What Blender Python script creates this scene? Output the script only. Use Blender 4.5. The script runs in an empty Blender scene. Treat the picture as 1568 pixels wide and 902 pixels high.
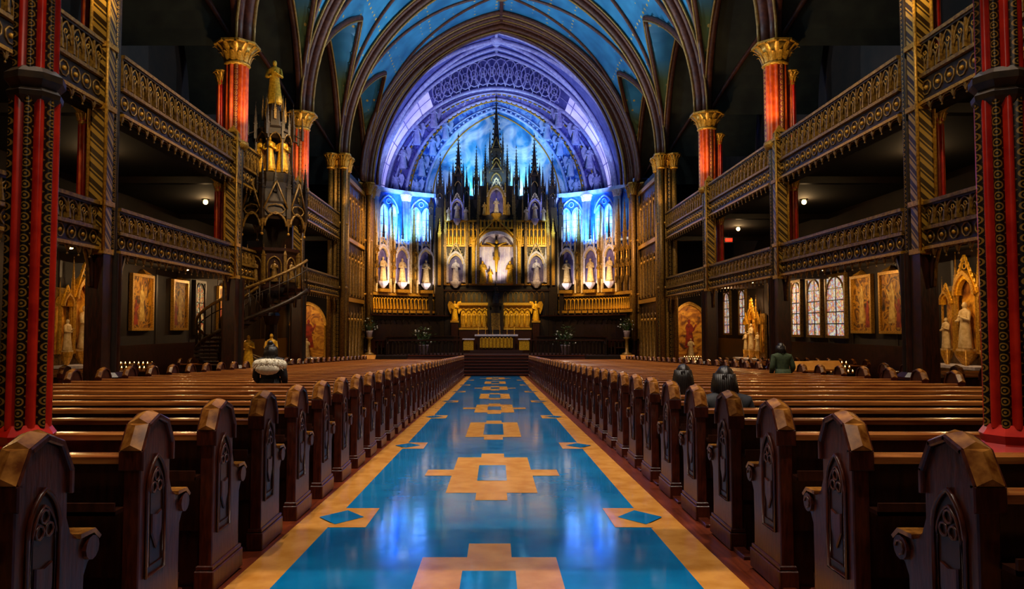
import bpy, bmesh, math, random
from math import sin, cos, pi, sqrt, radians, atan2
from mathutils import Vector, Matrix
random.seed(7)
scene = bpy.context.scene
F = 1110.0; EYE = 1.5; SL = 0.03; NX = 0.3; CX = 8.2
def fz(y): return -SL*min(y, 44.5)
def L(h):
    h = h.lstrip('#'); o = []
    for i in (0, 2, 4):
        c = int(h[i:i+2], 16)/255
        o.append(c/12.92 if c <= .04045 else ((c+.055)/1.055)**2.4)
    return (o[0], o[1], o[2], 1)
# ------------------------------------------------------------ materials
def newmat(name):
    m = bpy.data.materials.new(name); m.use_nodes = True
    nt = m.node_tree; b = nt.nodes['Principled BSDF']
    return m, nt, b
def mat(name, c1, c2=None, scale=6, rough=.5, metal=0, emit=None, es=0, bump=0, spec=.5, detail=4, stretch=None):
    m, nt, b = newmat(name); N = nt.nodes; K = nt.links
    b.inputs['Roughness'].default_value = rough; b.inputs['Metallic'].default_value = metal
    b.inputs['Specular IOR Level'].default_value = spec
    c2 = c2 or c1
    tc = N.new('ShaderNodeTexCoord'); mp = N.new('ShaderNodeMapping'); K.new(tc.outputs['Object'], mp.inputs[0])
    if stretch: mp.inputs['Scale'].default_value = stretch
    nz = N.new('ShaderNodeTexNoise'); nz.inputs['Scale'].default_value = scale; nz.inputs['Detail'].default_value = detail
    K.new(mp.outputs[0], nz.inputs['Vector'])
    r = N.new('ShaderNodeValToRGB'); r.color_ramp.elements[0].position = .35; r.color_ramp.elements[1].position = .65
    r.color_ramp.elements[0].color = L(c1); r.color_ramp.elements[1].color = L(c2)
    K.new(nz.outputs['Fac'], r.inputs[0]); K.new(r.outputs[0], b.inputs['Base Color'])
    if emit:
        if emit == 'self': K.new(r.outputs[0], b.inputs['Emission Color'])
        else: b.inputs['Emission Color'].default_value = L(emit)
        b.inputs['Emission Strength'].default_value = es
    if bump:
        bp = N.new('ShaderNodeBump'); bp.inputs['Strength'].default_value = bump; bp.inputs['Distance'].default_value = .02
        K.new(nz.outputs['Fac'], bp.inputs['Height']); K.new(bp.outputs[0], b.inputs['Normal'])
    return m
def uvcell(name, base, gold, su=1, sv=1, chevron=False, rough=.35, metal=.3):
    m, nt, b = newmat(name); N = nt.nodes; K = nt.links
    b.inputs['Roughness'].default_value = rough
    uv = N.new('ShaderNodeUVMap'); uv.uv_map = 'UVMap'
    mp = N.new('ShaderNodeMapping'); mp.inputs['Scale'].default_value = (su, sv, 1); K.new(uv.outputs[0], mp.inputs[0])
    if chevron:
        sp = N.new('ShaderNodeSeparateXYZ'); K.new(mp.outputs[0], sp.inputs[0])
        ad = N.new('ShaderNodeMath'); ad.operation = 'ADD'; K.new(sp.outputs[0], ad.inputs[0]); K.new(sp.outputs[1], ad.inputs[1])
        fr = N.new('ShaderNodeMath'); fr.operation = 'FRACT'; K.new(ad.outputs[0], fr.inputs[0]); out = fr.outputs[0]
        st = [(0, gold), (.34, base), (.5, gold), (.62, base)]
    else:
        fr = N.new('ShaderNodeVectorMath'); fr.operation = 'FRACTION'; K.new(mp.outputs[0], fr.inputs[0])
        sb = N.new('ShaderNodeVectorMath'); sb.operation = 'SUBTRACT'; sb.inputs[1].default_value = (.5, .5, 0); K.new(fr.outputs[0], sb.inputs[0])
        ln = N.new('ShaderNodeVectorMath'); ln.operation = 'LENGTH'; K.new(sb.outputs[0], ln.inputs[0]); out = ln.outputs['Value']
        st = [(0, gold), (.12, base), (.26, gold), (.38, base), (.62, gold)]
    r = N.new('ShaderNodeValToRGB'); r.color_ramp.interpolation = 'CONSTANT'; cr = r.color_ramp
    cr.elements[0].position = st[0][0]; cr.elements[0].color = L(st[0][1]); cr.elements[1].position = st[1][0]; cr.elements[1].color = L(st[1][1])
    for p, c in st[2:]:
        e = cr.elements.new(p); e.color = L(c)
    K.new(out, r.inputs[0]); K.new(r.outputs[0], b.inputs['Base Color']); b.inputs['Metallic'].default_value = metal*.5
    return m
M = {}
M['wood'] = mat('dark_walnut', '#200d06', '#3a190b', 5, .32, stretch=(6, 1, 1), bump=.15)
M['woodblk'] = mat('black_wood', '#120906', '#24130b', 6, .45)
M['pewside'] = mat('pew_end_wood', '#300f08', '#52200f', 9, .3, stretch=(5, 5, 1), bump=.1)
M['cap'] = mat('worn_varnish_highlit', '#582a0c', '#b07430', 11, .22, detail=6)  # worn varnish, with golden ridge highlights also put into the lighter tone
M['rail'] = mat('pew_rail_lit_wood', '#7a3f1a', '#ac6c32', 8, .22, stretch=(.3, 4, 4))  # light falling on the rail tops is painted in as a paler tan
M['red'] = mat('red_lacquer', '#a01008', '#c4240e', 8, .3)
M['orange'] = mat('orange_red_lacquer', '#b03a10', '#d85c1c', 6, .32)
M['gold'] = mat('gilding', '#a0701c', '#d8a438', 20, .38, .35, bump=.2)
M['goldlit'] = mat('gilding_lit', '#c89010', '#f8c030', 14, .4, .25, bump=.3)  # brighter copy of the gilding, with strong light put into its colour
M['bronze'] = mat('bronze_gilt', '#624418', '#9c7830', 16, .42, .25, bump=.2)
M['bronzedk'] = mat('dark_bronze', '#20150a', '#3a2810', 16, .45, .25)
M['patdk'] = uvcell('gold_motif_on_black', '#0c0604', '#8a6620')
M['patred'] = uvcell('gold_motif_on_red', '#6c1408', '#b0822c')
M['chev'] = uvcell('gold_diagonal_ribbon', '#3c2a10', '#b48e38', 1, 1, True)
M['wall'] = mat('aisle_wall', '#180e08', '#281910', 2, .7)
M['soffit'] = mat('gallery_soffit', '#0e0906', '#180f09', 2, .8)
M['rib'] = mat('vault_rib', '#4a2216', '#6c3a22', 8, .45)
M['ribgold'] = mat('vault_rib_gilt', '#8a6228', '#a97e38', 12, .4, .3)
M['lilac'] = mat('lilac_plaster', '#56569c', '#7474ba', 3, .6)
M['lilacrib'] = mat('lilac_rib', '#a09ad0', '#c8c2ea', 6, .5)
M['lilacdk'] = mat('violet_moulding', '#3a3070', '#5a4c90', 6, .5)
M['palebl'] = mat('pale_blue_stone', '#8fb2e8', '#c2d8ff', 3, .6)
M['blue'] = mat('blue_wall', '#1858d8', '#3c8cf8', 2.5, .6)
M['stone'] = mat('white_stone', '#cfc6d8', '#f2ecf8', 10, .5)
M['cream'] = mat('cream_statue', '#c8a870', '#e8d0a0', 10, .5)
M['niche'] = mat('niche_back', '#5c5494', '#7e74b0', 4, .6)
M['calvary'] = mat('calvary_backdrop', '#a898b8', '#e8dcd8', 2, .6)
M['win'] = mat('lit_window_glass', '#2c88ff', '#b8e0ff', 1.5, .3, emit='self', es=1.4)
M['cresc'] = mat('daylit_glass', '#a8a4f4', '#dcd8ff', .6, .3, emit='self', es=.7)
M['bulb'] = mat('lamp_glow', '#ffd890', emit='#ffc870', es=14)
M['sign'] = mat('exit_red', '#ff2010', emit='#ff1808', es=3)
M['skin'] = mat('skin', '#b98468', '#c8957a', 8, .5)
M['hair'] = mat('dark_hair', '#0c0706', '#1e120c', 40, .4)
M['coat'] = mat('black_coat', '#101016', '#1c1c26', 20, .7)
M['coatgr'] = mat('green_coat', '#2c3a24', '#41502f', 20, .75)
M['fur'] = mat('cream_fur', '#e8dcc0', '#fff6e0', 30, .8)
M['leaf'] = mat('foliage', '#1c3a12', '#3f6a24', 20, .5)
M['flower'] = mat('white_petals', '#d8d8c8', '#ffffff', 20, .5)
M['redwood'] = mat('red_oak_boards', '#5a200c', '#7d3414', 4, .35, stretch=(8, .5, 1))
M['carpet'] = mat('dark_red_carpet', '#2a0d0a', '#3b130e', 20, .8)
M['tan'] = mat('tan_linoleum', '#c48034', '#dc9a4a', 5, .2, bump=.03, spec=.35)
M['soot'] = mat('black_iron', '#0a0a0a', '#151515', 10, .4, .6)
M['robe1'] = mat('painted_red_robe', '#6a1408', '#a83010', 6, .6)
M['robe2'] = mat('painted_ochre_robe', '#a87820', '#e0b860', 6, .6)
def bluefloor():
    m, nt, b = newmat('blue_linoleum'); N = nt.nodes; K = nt.links
    b.inputs['Specular IOR Level'].default_value = .5
    tc = N.new('ShaderNodeTexCoord'); nz = N.new('ShaderNodeTexNoise'); nz.inputs['Scale'].default_value = 2.2; nz.inputs['Detail'].default_value = 8
    K.new(tc.outputs['Object'], nz.inputs['Vector'])
    r = N.new('ShaderNodeValToRGB'); r.color_ramp.elements[0].position = .3; r.color_ramp.elements[1].position = .72
    r.color_ramp.elements[0].color = L('#00609c'); r.color_ramp.elements[1].color = L('#0a80c0')
    K.new(nz.outputs['Fac'], r.inputs[0]); K.new(r.outputs[0], b.inputs['Base Color'])
    n2 = N.new('ShaderNodeTexNoise'); n2.inputs['Scale'].default_value = 5; n2.inputs['Detail'].default_value = 2; K.new(tc.outputs['Object'], n2.inputs['Vector'])
    mr = N.new('ShaderNodeMapRange'); mr.inputs[3].default_value = .04; mr.inputs[4].default_value = .15; K.new(n2.outputs['Fac'], mr.inputs[0]); K.new(mr.outputs[0], b.inputs['Roughness'])
    bp = N.new('ShaderNodeBump'); bp.inputs['Strength'].default_value = .08; bp.inputs['Distance'].default_value = .008
    K.new(n2.outputs['Fac'], bp.inputs['Height']); K.new(bp.outputs[0], b.inputs['Normal'])
    return m
M['bluefl'] = bluefloor()
def vaultmat():
    m, nt, b = newmat('starred_vault'); N = nt.nodes; K = nt.links
    b.inputs['Roughness'].default_value = .6
    tc = N.new('ShaderNodeTexCoord'); sp = N.new('ShaderNodeSeparateXYZ'); K.new(tc.outputs['Object'], sp.inputs[0])
    nz = N.new('ShaderNodeTexNoise'); nz.inputs['Scale'].default_value = .8; K.new(tc.outputs['Object'], nz.inputs['Vector'])
    r1 = N.new('ShaderNodeValToRGB'); r1.color_ramp.elements[0].position = .3; r1.color_ramp.elements[1].position = .7
    r1.color_ramp.elements[0].color = L('#1c6a98'); r1.color_ramp.elements[1].color = L('#3c98c4'); K.new(nz.outputs['Fac'], r1.inputs[0])
    mr = N.new('ShaderNodeMapRange'); mr.inputs[1].default_value = 13.6; mr.inputs[2].default_value = 14.4; K.new(sp.outputs[2], mr.inputs[0])
    mx = N.new('ShaderNodeMix'); mx.data_type = 'RGBA'; K.new(mr.outputs[0], mx.inputs[0]); mx.inputs[6].default_value = L('#60784a'); K.new(r1.outputs[0], mx.inputs[7])
    vo = N.new('ShaderNodeTexVoronoi'); vo.inputs['Scale'].default_value = 2.4; vo.inputs['Randomness'].default_value = .15; K.new(tc.outputs['Object'], vo.inputs['Vector'])
    lt = N.new('ShaderNodeMath'); lt.operation = 'LESS_THAN'; lt.inputs[1].default_value = .17; K.new(vo.outputs['Distance'], lt.inputs[0])
    m2 = N.new('ShaderNodeMix'); m2.data_type = 'RGBA'; K.new(lt.outputs[0], m2.inputs[0]); K.new(mx.outputs[2], m2.inputs[6]); m2.inputs[7].default_value = L('#d8b458')
    K.new(m2.outputs[2], b.inputs['Base Color'])
    return m
M['vault'] = vaultmat()
M['auxvault'] = mat('gallery_vault_shaded', '#22221a', '#303226', 2, .7)  # shade above the galleries put into a darker vault colour
def painted(name, cols, scale=1.2, es=0, dist=1.5, rough=.6):
    m, nt, b = newmat(name); N = nt.nodes; K = nt.links; b.inputs['Roughness'].default_value = rough
    tc = N.new('ShaderNodeTexCoord'); nz = N.new('ShaderNodeTexNoise'); nz.inputs['Scale'].default_value = scale; nz.inputs['Detail'].default_value = 5; nz.inputs['Distortion'].default_value = dist
    K.new(tc.outputs['Object'], nz.inputs['Vector']); r = N.new('ShaderNodeValToRGB'); cr = r.color_ramp
    n = len(cols)
    cr.elements[0].position = .3; cr.elements[0].color = L(cols[0]); cr.elements[1].position = .7; cr.elements[1].color = L(cols[-1])
    for i in range(1, n-1):
        e = cr.elements.new(.3+.4*i/(n-1)); e.color = L(cols[i])
    K.new(nz.outputs['Fac'], r.inputs[0]); K.new(r.outputs[0], b.inputs['Base Color'])
    if es: K.new(r.outputs[0], b.inputs['Emission Color']); b.inputs['Emission Strength'].default_value = es
    return m
M['paintA'] = painted('mural_violet', ['#181450', '#2c2878', '#7060b0', '#2c3490', '#b0a0d0'], 1.7)
M['paintB'] = painted('mural_blue', ['#082c80', '#1a5cc0', '#7aa8e0', '#183c98'], 1.6)
M['paintC'] = painted('mural_sky', ['#1468b8', '#48a8e0', '#d8f4ff', '#70c0f0'], .5)
M['canvas'] = painted('oil_canvas', ['#1c0c02', '#6a3a08', '#c88a18', '#3a1a04', '#a86810'], 2.0)
M['stained'] = painted('stained_glass', ['#103070', '#c8b060', '#a02818', '#206848', '#e8d8a8'], 6, .6, 0)
M['daywin'] = painted('pale_leaded_glass', ['#6a7a40', '#e8d8a0', '#c86030', '#90a8c8', '#fff4c8', '#507048'], 5, .75, 0)
M['chapel'] = painted('chapel_mural', ['#4a2004', '#b06c10', '#e8a830', '#6a3a06'], 1.6)
# ------------------------------------------------------------ mesh builder
class MB:
    def __init__(s):
        s.v = []; s.f = []; s.m = []; s.s = []; s.uv = []; s.mats = []; s.M = Matrix.Identity(4)
    def mi(s, k):
        if k not in s.mats: s.mats.append(k)
        return s.mats.index(k)
    def add(s, vs, fs, k, smooth=False, uvs=None):
        o = len(s.v); T = s.M
        s.v += [tuple(T @ Vector(p)) for p in vs]; i = s.mi(k)
        for n, f in enumerate(fs):
            s.f.append([o+a for a in f]); s.m.append(i); s.s.append(smooth)
            s.uv.append(uvs[n] if uvs else None)
    def box(s, x0, x1, y0, y1, z0, z1, k, uv=None):
        vs = [(x0, y0, z0), (x1, y0, z0), (x1, y1, z0), (x0, y1, z0), (x0, y0, z1), (x1, y0, z1), (x1, y1, z1), (x0, y1, z1)]
        fs = [(0, 3, 2, 1), (4, 5, 6, 7), (0, 1, 5, 4), (1, 2, 6, 5), (2, 3, 7, 6), (3, 0, 4, 7)]
        uvs = None
        if uv:
            h = (z1-z0)/uv; q = [(0, 0), (1, 0), (1, h), (0, h)]; uvs = [q]*6
        s.add(vs, fs, k, False, uvs)
    def prism(s, poly, ax, lo, hi, k, smooth=False):
        n = len(poly)
        def P(a, b, c):
            return {'x': (c, a, b), 'y': (a, c, b), 'z': (a, b, c)}[ax]
        vs = [P(a, b, lo) for a, b in poly]+[P(a, b, hi) for a, b in poly]
        fs = [tuple(range(n))[::-1], tuple(range(n, 2*n))]+[(i, (i+1) % n, n+(i+1) % n, n+i) for i in range(n)]
        s.add(vs, fs, k, smooth)
    def lathe(s, prof, k, n=12, c=(0, 0), smooth=True, sx=1, sy=1, lobes=0, amp=0, rot=0):
        vs = []; fs = []
        for r, z in prof:
            for i in range(n):
                a = 2*pi*i/n+rot; rr = r*(1+amp*cos(lobes*a)) if lobes else r
                vs.append((c[0]+rr*cos(a)*sx, c[1]+rr*sin(a)*sy, z))
        m = len(prof)
        for j in range(m-1):
            for i in range(n):
                fs.append((j*n+i, j*n+(i+1) % n, (j+1)*n+(i+1) % n, (j+1)*n+i))
        fs.append(tuple(range(n))[::-1]); fs.append(tuple((m-1)*n+i for i in range(n)))
        s.add(vs, fs, k, smooth)
    def tube(s, pts, r, k, n=6, smooth=True, closed=False):
        pts = [Vector(p) for p in pts]; m = len(pts); vs = []; fs = []; nr = None
        for i, p in enumerate(pts):
            if closed: t = pts[(i+1) % m]-pts[i-1]
            else: t = pts[min(i+1, m-1)]-pts[max(i-1, 0)]
            if t.length < 1e-9: t = Vector((0, 0, 1))
            t.normalize()
            if nr is None:
                nr = t.cross(Vector((0, 0, 1)))
                if nr.length < .1: nr = t.cross(Vector((1, 0, 0)))
            nr = nr-t*nr.dot(t); nr.normalize(); b = t.cross(nr)
            rr = r[i] if isinstance(r, (list, tuple)) else r
            for j in range(n):
                a = 2*pi*(j+.5)/n; vs.append(p+nr*(cos(a)*rr)+b*(sin(a)*rr))
        for i in range(m if closed else m-1):
            for j in range(n):
                i2 = (i+1) % m
                fs.append((i*n+j, i*n+(j+1) % n, i2*n+(j+1) % n, i2*n+j))
        if not closed:
            fs.append(tuple(range(n))[::-1]); fs.append(tuple((m-1)*n+j for j in range(n)))
        s.add(vs, fs, k, smooth)
    def ball(s, c, r, k, n=10, sx=1, sy=1, sz=1):
        pr = []
        for j in range(n//2+2):
            a = -pi/2+pi*j/(n//2+1); pr.append((max(r*cos(a), 1e-4), c[2]+r*sin(a)*sz))
        s.lathe(pr, k, n, (c[0], c[1]), True, sx, sy)
    def cone(s, x, y, z0, z1, r, k, n=4, rot=pi/4):
        vs = [(x+r*cos(2*pi*i/n+rot), y+r*sin(2*pi*i/n+rot), z0) for i in range(n)]+[(x, y, z1)]
        s.add(vs, [(i, (i+1) % n, n) for i in range(n)]+[tuple(range(n))[::-1]], k)
    def archband(s, a1, r1, a2, r2, z0, y0, y1, k, cx=0, n=10, z02=None):
        A = archpts(a1, r1, n); B = archpts(a2, r2, n); z02 = z0 if z02 is None else z02; m = len(A); vs = []
        for (x, z), (x2, z2) in zip(A, B):
            vs += [(cx+x, y0, z0+z), (cx+x2, y0, z02+z2), (cx+x2, y1, z02+z2), (cx+x, y1, z0+z)]
        fs = []
        for i in range(m-1):
            for j in range(4):
                fs.append((i*4+j, i*4+(j+1) % 4, (i+1)*4+(j+1) % 4, (i+1)*4+j))
        fs += [(0, 1, 2, 3), ((m-1)*4+3, (m-1)*4+2, (m-1)*4+1, (m-1)*4)]
        s.add(vs, fs, k)
    def obj(s, name, loc=(0, 0, 0), parent=None):
        me = bpy.data.meshes.new(name); me.from_pydata(s.v, [], s.f)
        for k in s.mats: me.materials.append(M[k])
        me.polygons.foreach_set('material_index', s.m); me.polygons.foreach_set('use_smooth', s.s)
        if any(u for u in s.uv):
            ul = me.uv_layers.new(name='UVMap')
            for p, u in zip(me.polygons, s.uv):
                if u:
                    for li, q in zip(p.loop_indices, u): ul.data[li].uv = q
        me.update()
        bm = bmesh.new(); bm.from_mesh(me); bmesh.ops.recalc_face_normals(bm, faces=bm.faces); bm.to_mesh(me); bm.free()
        return place(name, me, loc, parent)
def place(name, me, loc=(0, 0, 0), parent=None, rot=0):
    o = bpy.data.objects.new(name, me); scene.collection.objects.link(o); o.location = loc; o.rotation_euler = (0, 0, rot)
    if parent: o.parent = parent
    return o
def archR(a, r): return (r*r+a*a)/(2*a)
def archz(a, r, x):
    R = archR(a, r); t = abs(x)+R-a; return sqrt(max(R*R-t*t, 0))
def archpts(a, r, n):
    R = archR(a, r); c = R-a; pm = math.acos(max(-1, min(1, c/R)))
    left = [(-(R*cos(pm*i/n)-c), R*sin(pm*i/n)) for i in range(n+1)]
    return left+[(-x, z) for x, z in left[:-1][::-1]]
# gothic helpers
def pinnacle(b, x, y, z0, w, hs, hp, k, crock=6, kg=None):
    b.box(x-w/2, x+w/2, y-w/2, y+w/2, z0, z0+hs, k)
    b.box(x-w*.65, x+w*.65, y-w*.65, y+w*.65, z0+hs-w*.2, z0+hs+w*.12, kg or k)
    zz = z0+hs+w*.1
    b.cone(x, y, zz, zz+hp, w*.62, k)
    for i in range(crock):
        t = (i+.5)/(crock+.6); r = w*.46*(1-t)+w*.1; cs = w*.2*(1-t*.5)
        for dx, dy in ((1, 0), (-1, 0), (0, 1), (0, -1)):
            b.cone(x+dx*r, y+dy*r, zz+hp*t-cs*.4, zz+hp*t+cs*1.6, cs, kg or k, 3, 0)
    b.ball((x, y, zz+hp), w*.16, kg or k, 6)
    b.cone(x, y, zz+hp, zz+hp+w*.7, w*.1, kg or k)
def statue(b, x, y, z, h, k, face=-1, wings=False, arms=True):
    pr = [(.15, 0), (.155, .03), (.135, .2), (.12, .38), (.105, .52), (.1, .58), (.12, .68), (.128, .76), (.105, .81), (.045, .84), (.04, .86)]
    vs = []; fs = []; n = 16
    for r, t in pr:
        am = .13*max(0, 1-t*1.6)
        for i in range(n):
            a = 2*pi*i/n; rr = r*(1+am*cos(6*a+t*3))
            vs.append((x+rr*h*cos(a)*1.1, y+rr*h*sin(a)*.8, z+t*h))
    for j in range(len(pr)-1):
        for i in range(n): fs.append((j*n+i, j*n+(i+1) % n, (j+1)*n+(i+1) % n, (j+1)*n+i))
    fs.append(tuple(range(n))[::-1]); b.add(vs, fs, k, True)
    b.ball((x, y, z+.915*h), .06*h, k, 8, .85, .95, 1.25)
    b.ball((x, y+face*.06*h, z+.91*h), .013*h, k, 5)
    b.box(x-.14*h, x+.14*h, y-.12*h, y+.12*h, z-.05*h, z, k)
    if arms:
        for sd in (-1, 1):
            b.tube([(x+sd*.12*h, y, z+.77*h), (x+sd*.17*h, y+face*.03*h, z+.6*h), (x+sd*.07*h, y+face*.15*h, z+.62*h+.05*h*sd)], [.045*h, .042*h, .022*h], k, 6)
            b.ball((x+sd*.05*h, y+face*.16*h, z+.63*h+.05*h*sd), .025*h, k, 6)
    if wings:
        for sd in (-1, 1):
            P = [(.03, .75), (.16, .95), (.3, .98), (.38, .8), (.33, .55), (.22, .3), (.15, .5)]
            b.prism([(x+sd*p*h, z+q*h) for p, q in P], 'y', y-face*.06*h, y-face*.09*h, k)
def niche(b, w, z0, h, kf, kb, ks, sh, y=0, x=0, spire=True, kc=None):
    kc = kc or kf; hw = w/2; ah = w*.75; zs = z0+h-ah
    b.box(x-hw, x+hw, y-.03, y+.02, z0, zs, kb)
    A = archpts(hw, ah, 8); b.prism([(x+p, zs+q) for p, q in A], 'y', y-.03, y+.02, kb)
    for sd in (-1, 1):
        b.lathe([(w*.07, z0), (w*.07, z0+.12), (w*.045, z0+.16), (w*.045, zs-.06), (w*.08, zs), (w*.08, zs+.05)], kf, 8, (x+sd*hw, y-.16))
        pinnacle(b, x+sd*(hw+w*.1), y-.14, z0, w*.11, h*.85, h*.42, kf, 4)
    b.archband(hw+w*.07, ah+w*.1, hw-w*.03, ah-w*.05, zs, y-.28, y-.02, kf, x)
    b.archband(hw-w*.03, ah-w*.05, hw-w*.1, ah-w*.2, zs, y-.22, y-.1, kc, x)
    for sd in (-1, 1):
        n = 7; p0 = Vector((x+sd*(hw+w*.14), y-.2, zs+w*.05)); p1 = Vector((x, y-.2, zs+ah+w*.62))
        b.tube([p0, p1], w*.045, kc, 4, False)
        for i in range(1, n):
            q = p0.lerp(p1, i/n); b.cone(q.x+sd*w*.05, q.y, q.z, q.z+w*.13, w*.05, kc, 3, 0)
    b.tube([(x+w*.1*cos(a), y-.2, zs+ah+w*.24+w*.1*sin(a)) for a in [2*pi*i/8 for i in range(8)]], w*.025, kc, 4, closed=True)
    if spire: pinnacle(b, x, y-.2, zs+ah+w*.5, w*.1, w*.25, w*.75, kf, 4)
    b.lathe([(w*.1, z0-.35), (w*.32, z0-.1), (w*.36, z0), (w*.36, z0+.06)], kf, 8, (x, y-.22), False)
    if ks: statue(b, x, y-.22, z0+.06+sh*.05, sh, ks)
# ------------------------------------------------------------ camera
TH = math.atan(51/F)
cam = bpy.data.cameras.new('camera'); co = bpy.data.objects.new('camera', cam); scene.collection.objects.link(co)
co.location = (0, 0, EYE); co.rotation_euler = (radians(90)+TH, 0, 0)
cam.sensor_width = 36; cam.lens = F/1568*36; cam.shift_x = 24/1568; cam.clip_end = 200; scene.camera = co
# ------------------------------------------------------------ floor
b = MB()
b.add([(-12.9, -6, .18), (13.4, -6, .18), (13.4, 44.5, -.03*44.5), (-12.9, 44.5, -.03*44.5)], [(0, 1, 2, 3)], 'redwood')
b.obj('floor')
b = MB()
def fq(x0, x1, y0, y1, k, lv):
    y1 = min(y1, 41); b.add([(x0, y0, -SL*y0+lv), (x1, y0, -SL*y0+lv), (x1, y1, -SL*y1+lv), (x0, y1, -SL*y1+lv)], [(0, 1, 2, 3)], k)
c0 = -.05
fq(c0-1.66, c0+1.64, -6, 41, 'tan', .004); fq(c0-1.37, c0+1.35, -6, 41, 'bluefl', .007)
for i in range(-2, 8):
    yc = 4.05+4.85*i
    if yc > 39.5: break
    fq(c0-.48, c0+.48, yc-1.25, yc+1.25, 'tan', .010); fq(c0-.16, c0+.16, yc-1.62, yc-1.25, 'tan', .010); fq(c0-.16, c0+.16, yc+1.25, yc+1.62, 'tan', .010)
    if i % 2:
        fq(c0-.8, c0-.48, yc-.22, yc+.22, 'tan', .010); fq(c0+.48, c0+.8, yc-.22, yc+.22, 'tan', .010); fq(c0-.17, c0+.17, yc-.55, yc+.55, 'bluefl', .013)
    else: fq(c0-.18, c0+.18, yc-.92, yc+.92, 'bluefl', .013)
    ym = yc+2.5
    if ym < 40:
        for sd in (-1, 1):
            xa = c0+sd*1.37
            fq(min(xa, xa-sd*.32), max(xa, xa-sd*.32), ym-.37, ym+.37, 'tan', .010)
            x = c0+sd*1.33
            b.add([(x-.2, ym, -SL*ym+.013), (x, ym-.27, -SL*(ym-.27)+.013), (x+.2, ym, -SL*ym+.013), (x, ym+.27, -SL*(ym+.27)+.013)], [(0, 1, 2, 3)], 'bluefl')
b.obj('aisle_inlaid_floor')
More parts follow.
